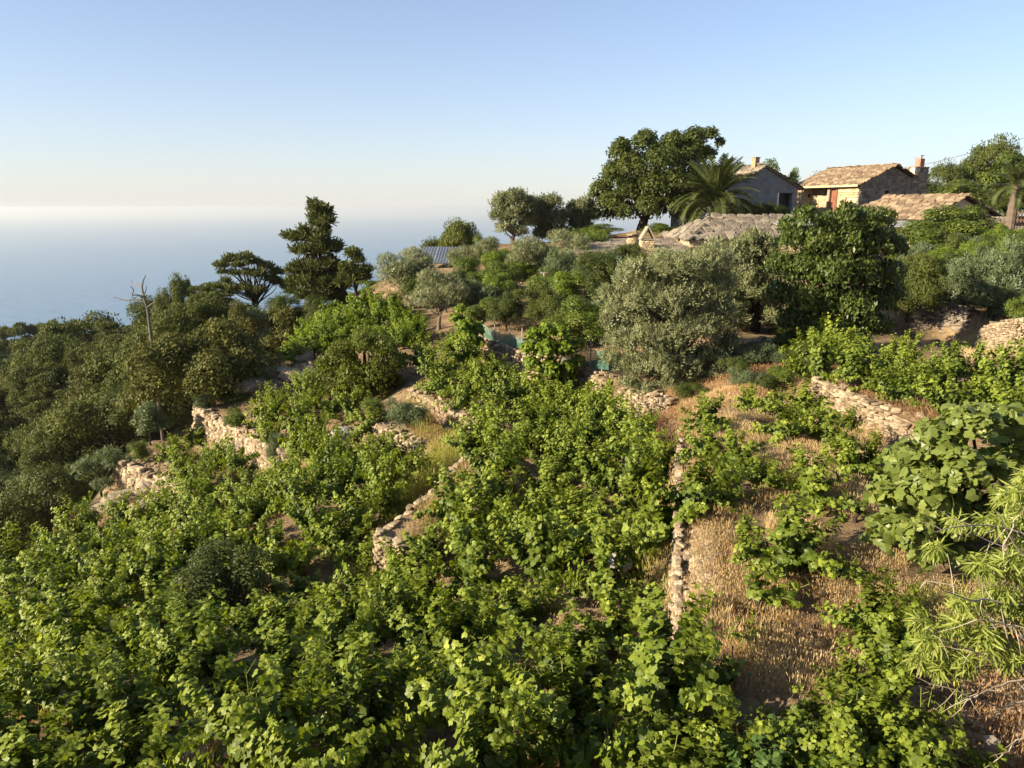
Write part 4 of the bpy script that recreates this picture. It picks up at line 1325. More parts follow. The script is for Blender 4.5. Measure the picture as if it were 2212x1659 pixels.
# the sparse vines of the straw terrace, one by one: (u, v of the crown centre, size, label)
SOLO = [(1527, 885, 1.05, 'bright tall vine at the head of the long narrow wall'), (1522, 950, .85, 'vine leaning over the long narrow wall below the bright tall one'), (1590, 975, 1.1, 'wide vine just right of the wall head'),
        (1515, 1035, 1.15, 'bushy vine overhanging the long narrow wall at mid length'), (1565, 1045, .8, 'smaller vine touching the bushy one over the long wall'), (1620, 855, .8, 'small upright vine in front of the dark tree shade'),
        (1672, 868, .85, 'vine in front of the shaded wall foot'), (1735, 860, 1.1, 'large vine before the left end of the pale wall'), (1700, 905, 1.0, 'vine in the middle of the rear row on the straw terrace'),
        (1790, 910, 1.15, 'wide vine below the pale wall'), (1830, 905, .8, 'narrow vine tucked under the pale wall'), (1655, 1020, .75, 'small vine left of the round compact one'), (1755, 1030, 1.1, 'round compact vine with pale green leaves in mid terrace'),
        (1865, 975, 1.0, 'vine behind the fig tree crown'), (1810, 985, .8, 'low vine between the compact vine and the fig'), (1625, 1165, .75, 'vine half joined to the largest straw-terrace vine'),
        (1722, 1150, 1.15, 'largest single vine on the straw terrace'), (1852, 1090, .6, 'yellowish little vine beside the fig tree'), (1900, 1300, .8, 'vine in shade under the fig branches'),
        (1940, 1360, .85, 'pale yellow-green vine below the fig tree'), (1905, 1455, .85, 'vine at the lower right rim of the straw terrace'), (1845, 1590, 1.0, 'bright vine near the bottom, right of the straw'),
        (1915, 1625, .9, 'broad vine at the bottom right'), (1760, 1545, .7, 'upright vine at the lower edge of the straw terrace'), (1975, 1590, .8, 'vine below the willowy shrub in the lower right'),
        (1730, 1640, .9, 'vine cut by the bottom edge, right of the straw patch'), (1980, 1640, 1.0, 'vine in the bottom right corner beside the stalks'), (1810, 1645, .95, 'vine at the bottom edge below the bright one'),
        (1660, 1650, .9, 'dark bluish vine low in the frame beside the straw terrace'), (1550, 1575, .9, 'vine below the lower end of the long wall')]
for u, v, s, lb in SOLO:
    p = hit(u, v, .5 * s)
    q = put_vine('nearblue' if 'bluish' in lb else ('near' if s > .65 else 'small'), p, s * (.7 if s > .65 else 1.3), lb, 'grape vines on the straw terrace', leaves=p[1] < 13)
for u, v, s, lb in [(1645, 1282, 1.0, 'lone small vine on a thin dark trunk in the dry grass'), (1820, 1222, .7, 'tiny vine left of the fig trunk'), (1565, 1450, .7, 'tiny dark vine beside an iron post'), (1605, 1350, .5, 'seedling vine beneath the lone small vine')]:
    p = hit(u, v, .3)
    put_vine('small', p, s, lb, 'small vines on the straw terrace')

for u, v, lb in ((437, 1512, 'taller vine on a bare black trunk above a rusty earth patch'), (880, 1325, 'vine on a tall dark trunk just below the square wall end')):
    p = hit(u, v)
    put_vine('near', p, .8, lb, 'grape vines on tall bare trunks', lift=.42)
order = np.argsort([q[1] for q in vines])
recs = []
for rank, i in enumerate(order):
    x, y, z, u, v, zk, grp = vines[i]
    adj = {'lower_left': 'leafy', 'centre': 'bushy', 'behind_east': 'dense', 'brow': 'bright'}[zk]
    recs.append((rank, i, vine_label(u, v, adj)))
byk = {}
for rank, i, (n, rel, d, adj) in recs: byk.setdefault((n, rel), []).append((d, i, adj))
ORD = ['nearest', 'second', 'third', 'fourth', 'fifth', 'sixth', 'seventh', 'eighth', 'ninth', 'tenth', 'eleventh', 'twelfth', 'thirteenth', 'fourteenth', 'fifteenth', 'sixteenth', 'seventeenth', 'eighteenth', 'nineteenth', 'twentieth'] + ['next outlying'] * 40
lab = {}
for (n, rel), L in byk.items():
    for k, (d, i, adj) in enumerate(sorted(L)):
        lab[i] = f'{adj} grape vine {rel} the {n}, {ORD[k]} in distance from it'
for rank, i in enumerate(order):
    x, y, z, u, v, zk, grp = vines[i]
    near = y < 11.5
    key = 'near' if y < 15 else 'mid'
    if zk == 'brow': key = 'far'
    s = rs.uniform(.70, .92)
    put_vine(key, (x, y, z), s * (1.15 if zk == 'brow' else 1.0), lab[i], grp, leaves=near and rank < 46, sz=rs.uniform(.75, 1.35))


# ------------------------------------------------------------------ climbing vines on the net
for seed, Y, cl, base, lb in (
    (31, 28.8, [(985, 690, 14), (1005, 705, 20), (1030, 715, 16), (1010, 735, 22), (980, 745, 16), (995, 668, 10), (1035, 740, 12), (975, 765, 14)], (1005, 775), 'leafy vine climbing over the left end of the green net'),
    (32, 25.6, [(1150, 725, 18), (1180, 715, 18), (1215, 720, 18), (1145, 755, 20), (1180, 755, 26), (1220, 755, 24), (1250, 745, 14), (1150, 790, 20), (1190, 800, 26), (1230, 800, 22), (1160, 825, 16), (1205, 835, 16), (1250, 780, 16)], (1190, 860),
     'big leafy vine heaped over the middle of the green net')):
    hero('climbing_vine', lb, 'grape vine', Y, cl, base, 'vine_far', 'bark', PENT, .14, 4200, .05, seed=seed, per=8, ratio=.5, depth=.5, fork=.3, inner_big=1.1, up=.4, t0=.35, group='vines climbing the net fence')

# ------------------------------------------------------------------ shrubs and garden trees, one by one
kind('bush_dry', lambda r, h, w: lay_round(r, h, w, 7, .1, .28), 1, .6, .7, 'rust', 'twig', SPRIG, .05, 3500, .02, tip='up')
kind('bush_narrow', lambda r, h, w: lay_round(r, h, w, 10, .08, .3), 2, 2.2, 1.4, 'grey', 'bark', TRI3, .09, 6000, .04, tip='up')
B = bush_px


def G(k, u, vb, vt, w, label, cat='tree', name='tree', group='garden trees below the houses'):
    return B(k, u, vb, vb - vt, w, label, cat, name, group)


B('bush_dark', 480, 1345, 185, 205, 'dark round small-leaved bush in the middle of the lower left vines')
B('bush_narrow', 330, 962, 92, 74, 'tall yellowish shrub standing above the lowest stone wall')
B('bush_grey', 573, 800, 105, 120, 'pale grey-green bush at the forest edge beside the brow')
B('bush', 500, 875, 40, 95, 'low fern-like green clump on the grassy shelf')
B('bush_grey', 440, 893, 40, 50, 'small grey bush at the tip of the curved wall')
B('bush_grey', 118, 1140, 75, 85, 'sage-coloured shrub beside the ravine boulders')
B('bush_grey', 225, 1070, 80, 120, 'spiky grey shrub under the dark forest edge')
B('bush', 200, 1150, 70, 62, 'small green bush where the vines meet the ravine')
B('bush', 308, 1002, 48, 44, 'little green bush on the bare terrace tip')
B('bush', 522, 928, 44, 62, 'small dark green bush on the shelf of the curved wall')
B('bush_grey', 598, 1012, 78, 52, 'grey bush growing out of the curved wall face')
B('bush_grey', 878, 925, 62, 90, 'feathery bush with white flower heads behind the boulder')
B('bush_grey', 560, 838, 30, 60, 'low grey scrub on the edge of the bare brow')
B('bush_grey', 668, 838, 40, 60, 'grey shrub tucked under the brow rocks')
B('bush', 690, 770, 36, 60, 'green bush at the upper end of the brow beside the sunny vines')
B('bush', 812, 905, 42, 70, 'bright small bush under the round yellow-green tree')
B('bush_narrow', 1030, 830, 30, 50, 'low scrub at the foot of the tan wall')
B('bush_dry', 848, 1500, 62, 80, 'rusty dry bush alone among the front vines')
B('bush_dry', 462, 1515, 22, 60, 'flat rusty tuft behind the dark vine trunk')
tree_px('bush_dark', 1655, 436, 57, 90, 'dark purple-green bush at the foot of the grey house', 'bush', 'bush', 'greenery behind the chimneys')
tree_px('holm', 1600, 428, 57, 80, 'dark bush between the palm and the grey house wall', 'bush', 'bush', 'greenery behind the chimneys')
B('bush_dark', 1500, 868, 40, 80, 'dark scrub under the right skirt of the largest olive')
B('bush_grey', 1610, 842, 45, 80, 'grey scrub in the shade before the trunk wall')
B('bush', 1690, 830, 40, 80, 'low green scrub in the shade of the laurel')
B('bush_dark', 1745, 835, 60, 70, 'dark scrub touching the left end of the pale wall')
B('bush_dark', 1655, 845, 36, 60, 'lowest dark scrub tuft behind the small upright vine')
B('bush_grey', 1650, 800, 50, 90, 'grey bush in dappled shade under the olive trunks')
B('bush_dark', 1720, 800, 60, 80, 'dark bush at the foot of the large laurel')
B('bush_dark', 1580, 830, 60, 70, 'dark bush between the olive skirt and the small vines')
B('bush_narrow', 2150, 700, 110, 90, 'spiky upright shrub standing above the dry bank')
B('bush', 2200, 700, 60, 60, 'bright green bush at the right edge above the bank')
T = tree_px



G('olive', 885, 655, 546, 150, 'olive tree left of the solar panel', 'olive tree', 'olive_tree')
G('olive', 948, 712, 585, 140, 'dark bushy olive below the solar panel', 'olive tree', 'olive_tree')
G('olive', 1005, 605, 537, 90, 'small pale olive covering the right end of the solar panel', 'olive tree', 'olive_tree')
G('olive', 1052, 600, 516, 86, 'pale olive under the small round pine', 'olive tree', 'olive_tree')
G('olive', 1140, 605, 520, 120, 'silvery olive above the concrete platform', 'olive tree', 'olive_tree')
G('olive', 1218, 600, 506, 120, 'silvery olive touching the low slate roof', 'olive tree', 'olive_tree')
G('fruit', 1085, 645, 562, 95, 'bright green fruit tree between two pale olives', 'fruit tree', 'fruit_tree')
G('fruit', 1020, 655, 590, 70, 'small bright fruit tree left of the bright green one', 'fruit tree', 'fruit_tree')
G('fruit', 1045, 712, 638, 84, 'thin-stemmed fruit tree above the left end of the net', 'fruit tree', 'fruit_tree')
G('holm', 1092, 715, 630, 92, 'darker fruit tree just below the concrete platform', 'fruit tree', 'fruit_tree')
G('maquis', 1165, 725, 645, 100, 'dull green shrub right of the concrete platform', 'bush', 'bush')
G('bush_yellow', 1222, 690, 588, 96, 'yellow-tipped shrub beside the pergola post', 'bush', 'bush')
G('fruit', 1240, 765, 645, 130, 'broad lemon-green tree above the big net vine', 'fruit tree', 'fruit_tree')
G('holm', 1295, 690, 548, 140, 'dark leafy tree below the square stone chimney', 'tree', 'tree')
G('holm', 1362, 610, 530, 90, 'dark narrow tree touching the square chimney', 'tree', 'tree')
T('fruit', 1305, 484, 57, 100, 'bright green tree behind the timber deck rail', 'tree', 'tree', 'greenery behind the chimneys')
T('fruit', 1440, 480, 55, 96, 'bright green tree right of the two stone chimneys', 'tree', 'tree', 'greenery behind the chimneys')
T('fruit', 1500, 470, 52, 60, 'small green tree between the chimneys and the palm', 'tree', 'tree', 'greenery behind the chimneys')
T('maquis', 1003, 480, 70, 105, 'small round pine above the solar panel', 'pine tree', 'pine_tree')
T('maquis', 945, 520, 72, 80, 'low flat pine crown behind the solar panel', 'pine tree', 'pine_tree')
T('maquis', 1060, 535, 66, 60, 'dark scrub below the small round pine', 'bush', 'bush')
T('fruit', 2048, 446, 42, 165, 'sunlit fruit tree in front of the low slate-roofed annex', 'fruit tree', 'fruit_tree')
G('maquis', 1965, 660, 555, 100, 'olive-brown shrub between the laurel and the fruit tree', 'bush', 'bush', 'shrubs right of the laurel')
G('maquis', 1955, 715, 610, 120, 'dark shrub low beside the laurel trunk side', 'bush', 'bush', 'shrubs right of the laurel')
G('holm', 2045, 660, 548, 130, 'dark green shrub mass above the shaded wall', 'bush', 'bush', 'shrubs right of the laurel')
G('holm', 2010, 668, 600, 110, 'shaded shrub directly above the shaded stone wall', 'bush', 'bush', 'shrubs right of the laurel')
G('bush_grey', 2135, 690, 545, 170, 'large grey-blue shrub on the right above the dry bank', 'bush', 'bush', 'shrubs right of the laurel')
G('bush_grey', 2208, 660, 520, 140, 'grey shrub cut by the right edge', 'bush', 'bush', 'shrubs right of the laurel')
T('holm', 2115, 462, 43, 110, 'dark leafy tree hiding the right gable of the annex', 'tree', 'tree')
T('fruit', 2100, 446, 43, 120, 'leafy light green tree beside the sunlit fruit tree, covering the annex corner', 'fruit tree', 'fruit_tree')
T('holm', 1640, 640, 31.5, 170, 'added dark scrub standing in for the shade behind the leaning olive trunks', 'bush', 'bush')  # added to cover sunlit ground and read as shade
T('bush_yellow', 2095, 500, 34, 40, 'small bright yellow shrub below the annex', 'bush', 'bush')
T('fruit', 2195, 500, 37, 80, 'fresh green shrub below the dark stone wall at the right', 'bush', 'bush')
T('maquis', 1700, 700, 29, 80, 'low dark shrub beneath the laurel and olive', 'bush', 'bush')
T('holm', 2040, 356, 74, 110, 'dark tree right of the stone house on the skyline', 'tree', 'tree', 'skyline trees right of the stone house')
T('maquis', 2120, 345, 76, 130, 'middle skyline tree right of the stone house', 'tree', 'tree', 'skyline trees right of the stone house')
T('fruit', 2180, 330, 72, 130, 'tallest sunlit tree at the right edge of the skyline', 'tree', 'tree', 'skyline trees right of the stone house')
T('fruit', 2105, 382, 64, 140, 'light green tree behind the annex roof', 'tree', 'tree', 'skyline trees right of the stone house')
T('holm', 2180, 400, 62, 110, 'dark tree above the timber railing', 'tree', 'tree', 'skyline trees right of the stone house')
T('fruit', 1665, 348, 74, 90, 'thin-leaved tree behind the grey house gable', 'tree', 'tree', 'trees behind the grey house')
T('fruit', 1705, 355, 75, 60, 'small tree just right behind the grey gable', 'tree', 'tree', 'trees behind the grey house')
T('holm', 1765, 376, 68, 130, 'low treetop between the grey house and stone house', 'tree', 'tree', 'trees behind the grey house')
T('fruit', 1590, 362, 70, 60, 'treetop peeping over the palm', 'tree', 'tree', 'trees behind the grey house')
T('umbrella_pine', 455, 612, 66, 100, 'low wide pine left of the leaning pine', 'pine tree', 'pine_tree', 'trees along the seaward ridge')
T('maquis', 375, 632, 66, 70, 'round treetop right of the bare dead tree', 'tree', 'tree', 'trees along the seaward ridge')
T('maquis', 425, 640, 64, 80, 'treetop below the low wide pine', 'tree', 'tree', 'trees along the seaward ridge')
T('holm', 620, 640, 54, 100, 'dark tree at the foot of the tallest pine, left side', 'tree', 'tree', 'trees along the seaward ridge')
T('holm', 695, 640, 51, 110, 'dark tree hiding the foot of the tallest pine', 'tree', 'tree', 'trees along the seaward ridge')
T('maquis', 800, 610, 50, 70, 'round bush between the sparse pine and the garden olives', 'bush', 'bush', 'trees along the seaward ridge')
T('maquis_brown', 520, 664, 52, 90, 'olive-brown rounded tree below the leaning pine', 'tree', 'tree', 'trees along the seaward ridge')

# ------------------------------------------------------------------ forest of the ravine
TOPS = [(-120, 705), (60, 700), (180, 692), (330, 702), (345, 668), (430, 656), (470, 664), (600, 664), (690, 660), (760, 650), (740, 668), (680, 690), (640, 715), (590, 745), (545, 790), (500, 822), (440, 838), (405, 880), (375, 900), (300, 905),
        (240, 965), (200, 1040), (120, 1075), (60, 1110), (-60, 1140), (-120, 1140)]
EDGE = [(-300, 640), (330, 640), (480, 640), (640, 640), (760, 640), (760, 660), (700, 678), (640, 735), (585, 760), (560, 800), (520, 835), (425, 862), (410, 930), (320, 965), (248, 985), (235, 1060), (215, 1110), (130, 1140), (60, 1200), (-300, 1300)]
FMARK = [('bare dead tree', 315, 650), ('leaning flat-topped pine', 545, 640), ('tallest pine', 690, 600), ('pine row against the sea', 60, 715), ('twiggy dead snag', 175, 790), ('pale bush by the brow', 575, 760), ('lowest stone wall', 300, 990),
         ('yellowish wall shrub', 330, 900), ('left picture edge', 0, 880), ('left picture edge', 0, 1040), ('ravine boulders', 110, 1140), ('curved wall tip', 420, 860), ('middle of the forest', 230, 850), ('wooded ridge line', 420, 700), ('flat far treetops', 230, 715)]
rf = np.random.default_rng(4)
_t = ['twenty', 'thirty', 'forty', 'fifty', 'sixty', 'seventy', 'eighty', 'ninety']
_u = ['first', 'second', 'third', 'fourth', 'fifth', 'sixth', 'seventh', 'eighth', 'ninth']
ORD2 = ORD[:20] + [f'{t}-{u_}' for t in _t for u_ in _u]
ft = []
for _ in range(26000):
    y = 29 * (175 / 29) ** rf.random()
    x = y * rf.uniform(-.78, -.18)
    hgt = rf.uniform(4.2, 6.2) if y < 75 else rf.uniform(5.5, 8)
    z = H(x, y)
    u, v = project(np.array([x, y, z + hgt]))
    if not inside(u, v, TOPS): continue
    ppm = F / (y * CP - z * SP)
    if not (inside(u + hgt * .55 * ppm, v + hgt * .45 * ppm, EDGE) and inside(u + hgt * .35 * ppm, v + hgt * .1 * ppm, EDGE)): continue
    sp = 2.3 if y < 36 else (2.9 if y < 60 else (4.0 if y < 95 else 4.8))
    if any((a - x) ** 2 + (b - y) ** 2 < sp * sp for a, b, *_ in ft): continue
    ft.append((x, y, hgt, float(u), float(v)))
    if len(ft) >= 285: break
# low shrubs that fill the garden between the named trees
FILL = [(860, 600), (1000, 560), (1240, 560), (1330, 580), (1330, 700), (1280, 760), (1190, 700), (1040, 690), (960, 700), (880, 660)]
FILL2 = [(1900, 560), (2090, 540), (2212, 520), (2240, 660), (2110, 680), (1960, 665)]
bare = [(945, 575, 90, 42), (1135, 650, 50, 34), (1120, 690, 44, 16), (1290, 725, 30, 20)]
fl = []
for _ in range(900):
    u, v = rf.uniform(860, 2240), rf.uniform(540, 760)
    a, b = inside(u, v, FILL), inside(u, v, FILL2)
    if not (a or b) or any(abs(u - p) < c and abs(v - q) < d for p, q, c, d in bare): continue
    p = hit(u, v)
    if any((p[0] - q[0]) ** 2 + (p[1] - q[1]) ** 2 < 1.35 ** 2 for q in fl): continue
    fl.append((*p, u, v, a))
for k in range(len(fl)):
    x, y, z, u, v, a = fl[k]
    q = rf.random()
    kk, ds = (('bush_dark', 'small dark shrub') if q < .25 else ('bush', 'small leafy shrub') if q < .45 else ('bush_grey', 'small grey shrub') if q < .75 else ('bush_yellow', 'small yellowish shrub'))
    marks = [('solar panel', 930, 555), ('concrete platform', 1135, 630), ('pergola post', 1175, 610), ('square stone chimney', 1395, 540), ('sagging net', 1085, 720), ('largest olive', 1330, 700)] if a else [('large laurel', 1930, 600), ('shale wall', 2030, 690), ('dry bank', 2170, 700), ('annex', 2000, 520), ('boundary wall', 2180, 490)]
    d = [math.hypot(u - m[1], v - m[2]) for m in marks]; j = int(np.argmin(d)); m = marks[j]
    rel = ('below' if v > m[2] else 'above') if abs(v - m[2]) > abs(u - m[1]) else ('right of' if u > m[1] else 'left of')
    fl[k] = (d[j], m[0], rel, kk, ds, x, y)
cn_ = {}
for d, mn, rel, kk, ds, x, y in sorted(fl, key=lambda t: t[0]):
    c = cn_.get((mn, rel), 0); cn_[(mn, rel)] = c + 1
    tree(kk, x, y, rf.uniform(1.2, 2.2), rf.uniform(1.6, 2.5), f'{ds} {rel} the {mn}, {ORD[c]} in distance from it', 'bush', 'bush', 'shrubs between the garden trees')
rec = []
for i, (x, y, hgt, u, v) in enumerate(ft):
    q = rf.random()
    if y > 85: k = 'umbrella_pine' if q < .55 else ('pine' if q < .8 else 'maquis')
    elif y > 55: k = 'pine' if q < .25 else ('maquis_brown' if q < .6 else 'maquis')
    else: k = 'holm' if q < .4 else ('maquis_brown' if q < .62 else 'maquis')
    d = [math.hypot(u - a, v - b) for _, a, b in FMARK]
    j = int(np.argmin(d)); n, a, b = FMARK[j]
    rel = ('below' if v > b else 'above') if abs(v - b) > abs(u - a) else ('right of' if u > a else 'left of')
    rec.append((n, rel, d[j], i, k))
cnt = {}
NM = {'umbrella_pine': 'flat-crowned pine', 'pine': 'dark pine', 'maquis': 'dull green tree', 'maquis_brown': 'brownish green tree', 'holm': 'dark leafy oak'}
for n, rel, d, i, k in sorted(rec, key=lambda t: t[2]):
    c = cnt.get((n, rel), 0); cnt[(n, rel)] = c + 1
    x, y, hgt, u, v = ft[i]
    w = hgt * (rf.uniform(.95, 1.3) if k != 'pine' else rf.uniform(.7, .85)) * (1.15 if y > 85 else 1)
    tree(k, x, y, hgt, w, f'{NM[k]} {rel} the {n}, {ORD2[c]} in distance from it', 'pine tree' if 'pine' in k else 'tree', 'pine_tree' if 'pine' in k else 'forest_tree', 'forest trees of the ravine and ridge')
# row of pines with see-through trunks against the sea
for u, vt, Y, w, n in [(10, 708, 150, 55, 'first'), (45, 700, 146, 62, 'second'), (85, 702, 150, 50, 'third'), (115, 694, 144, 64, 'fourth'), (160, 694, 150, 60, 'fifth')]:
    p = at(u, vt, Y)
    tree('umbrella_pine', p[0], p[1], p[2] - H(p[0], p[1]), w * Y / F * 1.05, f'{n} tall pine from the left in the row standing against the sea', 'pine tree', 'pine_tree', 'pines in a row against the sea')


def dead_tree(label, Y, lines, r0, mat='deadwood'):
    base = at(lines[0][0][0], lines[0][0][1], Y)
    g = H(base[0], base[1])
    root = empty('dead_tree', (base[0], base[1], g), label, 'dead tree')
    for i, L in enumerate(lines):
        P = [at(a, b, Y + (j * .25 if i else 0) * (1 if i % 2 else -1)) for j, (a, b) in enumerate(L)]
        if i == 0: P = [np.array([base[0], base[1], g - .2])] + P
        P = np.array(P) - [base[0], base[1], g]
        rr_ = np.linspace(r0 if i == 0 else r0 * .5, .015 + r0 * .08, len(P))
        MB().tube(P, rr_, 6).build('trunk' if i == 0 else 'branch', M[mat], root, smooth=True)


dead_tree('bare grey dead tree with long crooked limbs against the sea', 50, [
    [(321.7, 690.7), (318.7, 668), (311, 644), (306.7, 620), (309.7, 605), (314.8, 594.7)], [(314, 653), (293, 648), (275, 649), (260, 646.6), (246.7, 641.8)],
    [(311, 642), (297, 637), (285.7, 638), (288.7, 626), (282.7, 618.7)], [(306.7, 618), (296, 615), (285.7, 614), (283.6, 606)], [(309, 640), (314, 630), (316.6, 619)], [(321, 682), (328, 672), (332, 662)], [(318, 664), (330, 655), (338, 651)]], .11)
dead_tree('twiggy dead snag leaning among the forest crowns', 88, [[(164, 826), (154, 800), (147, 780), (143, 748)], [(164, 826), (171, 810), (173, 786)], [(150, 790), (158, 775), (160, 762)], [(171, 812), (185, 800), (203, 792)]], .07)
dead_tree('pair of thin bare snags right below the bare dead tree', 70, [[(291, 700), (290, 690), (285, 680)], [(291, 700), (293, 688), (292, 683)]], .06)

# ------------------------------------------------------------------ palms
def frond_mesh(r, L=2.6, droop=.9, n=46):
    """arched midrib with leaflets on both sides, along +x"""
    t = np.linspace(0, 1, 14)
    ang = R(62) - droop * 2.0 * t ** 1.25
    P = np.zeros((14, 3))
    for i in range(1, 14):
        P[i] = P[i - 1] + np.array([math.cos(ang[i]), 0, math.sin(ang[i])]) * L / 13
    mb = MB().tube(P, np.linspace(.035, .008, 14), 4, tint=.8)
    V, Q = [], []
    for i in range(n):
        s = .12 + .88 * i / n
        c = np.array([np.interp(s, t, P[:, k]) for k in range(3)])
        a = np.interp(s, t, ang)
        fw = np.array([math.cos(a), 0, math.sin(a)])
        up = np.array([-math.sin(a), 0, math.cos(a)])
        l = .48 * math.sin(math.pi * (.12 + .82 * s)) ** .6 + .05
        for sd in (-1, 1):
            d = unit(np.array([0, sd, 0]) * .8 + fw * .65 + up * .25 + r.normal(0, .06, 3)) * l
            w = fw * .028
            b = len(V)
            V += [c - w, c + w, c + d * .6 + w * .8 + [0, 0, -.02], c + d - [0, 0, l * .22], c + d * .6 - w * .8 - [0, 0, .02]]
            Q += [[b, b + 1, b + 2, b + 4], ]
            Q += [[b + 4, b + 2, b + 3, b + 3]]
    V = np.array(V)
    tri = np.array([[q[0], q[1], q[2]] for q in Q if q[2] == q[3]]); quad = np.array([q for q in Q if q[2] != q[3]])
    mb.add(V, Q=quad, T=tri, tint=.35)
    return mb.mesh('frond', M['palm'])


rp = np.random.default_rng(3)
FR = [frond_mesh(rp, 2.7, d) for d in (.35, .6, .85, 1.1)]


def palm(u, v, Y, label, n=44, s=1.0, trunk_h=1.6):
    c = at(u, v, Y)
    root = empty('palm_tree', (c[0], c[1], c[2] - trunk_h), label, 'palm tree')
    mb = MB(); zz = np.linspace(-1.5, trunk_h, 14)
    mb.tube(np.c_[np.zeros(14), np.zeros(14), zz], .26 + .03 * (np.arange(14) % 2), 9)
    mb.build('trunk', M['barkp'], root)
    for i in range(n):
        k = i / n
        o = link('frond', FR[min(3, int(k * 4))], root)
        o.location = (0, 0, trunk_h - .35 * k)
        o.rotation_euler = (rp.normal(0, .12), R(-18 + 62 * k + rp.normal(0, 7)), i * 2.399 + rp.normal(0, .2))
        o.scale = (s, s, s)


palm(1545, 436, 53, 'date palm with a full round crown in front of the grey house', 68, 1.28)
palm(2195, 398, 47, 'palm at the right edge in front of the green trees', 30, .72, 1.3)
palm(1992, 418, 66, 'small palm peeping out just right of the stone house', 16, .7, 1.2)

# ------------------------------------------------------------------ grasses and weeds
BLADE = tmpl([(0, .55, 0), (0, -.55, 0), (.66, 0, .03), (.82, -.9, .05), (.82, .9, .05), (1.0, 0, .08)], [np.array([[2, 3, 5, 4]]), np.array([[0, 1, 2]])])


def grass(poly, name, mat, dens, h, label, w=.0055, patch=0., spread=.25, pf=.9, head=1.0, ymax=60, zoff=0, lean=0.):
    pa = np.array(poly, float)
    pts = [hit(u, v) for u, v in poly]
    pts = np.array([p for p in pts if p is not None])
    x0, y0 = pts[:, :2].min(0) - 1.5; x1, y1 = pts[:, :2].max(0) + 1.5
    y1 = min(y1, ymax)
    r = np.random.default_rng(int(pa.sum()) % 9999)
    n = int((x1 - x0) * (y1 - y0) * dens)
    n = min(n, 900000)
    X, Y = r.uniform(x0, x1, n), r.uniform(y0, y1, n)
    Z = H(X, Y)
    u, v = project(np.stack([X, Y, Z], -1))
    k = inside(u, v, poly)
    if patch: k &= (vnoise(X, Y, pf, 3) + vnoise(X, Y, pf * 2.7, 4) * .5) > (patch - .5)
    X, Y, Z = X[k], Y[k], Z[k]
    n = len(X)
    if n == 0: return
    hh = h * r.uniform(.5, 1.25, n) * (1 + vnoise(X, Y, .8, 8) * .8)
    T0, fs = BLADE
    T1 = T0.copy()
    tip = np.stack([r.normal(lean, spread, n), r.normal(0, spread, n), np.ones(n)], -1)
    nr = unit(r.normal(0, 1, (n, 3)) * [1, 1, .1])
    nn = unit(nr - (nr * unit(tip)).sum(-1, keepdims=True) * unit(tip))
    x = unit(tip); y = np.cross(nn, x)
    Vv = x[:, None] * T1[None, :, 0:1] * hh[:, None, None] + y[:, None] * (T1[None, :, 1:2] * w) + nn[:, None] * T1[None, :, 2:3] * hh[:, None, None] * 3 * spread
    Vv += np.stack([X, Y, Z - .02 + zoff], -1)[:, None]
    off = np.arange(n) * 6
    F4 = (fs[0][None] + off[:, None, None]).reshape(-1, 4); F3 = (fs[1][None] + off[:, None, None]).reshape(-1, 3)
    tint = np.repeat(np.clip(.45 + vnoise(X, Y, .7, 12) * .8 + r.normal(0, .2, n), 0, 1), 6)
    me = fast_mesh(name, Vv.reshape(-1, 3), [F4, F3], M[mat], tint=tint)
    o = link(name, me)
    tag(o, label, 'weeds' if 'weed' in name else 'grass', kind='stuff')
    return n


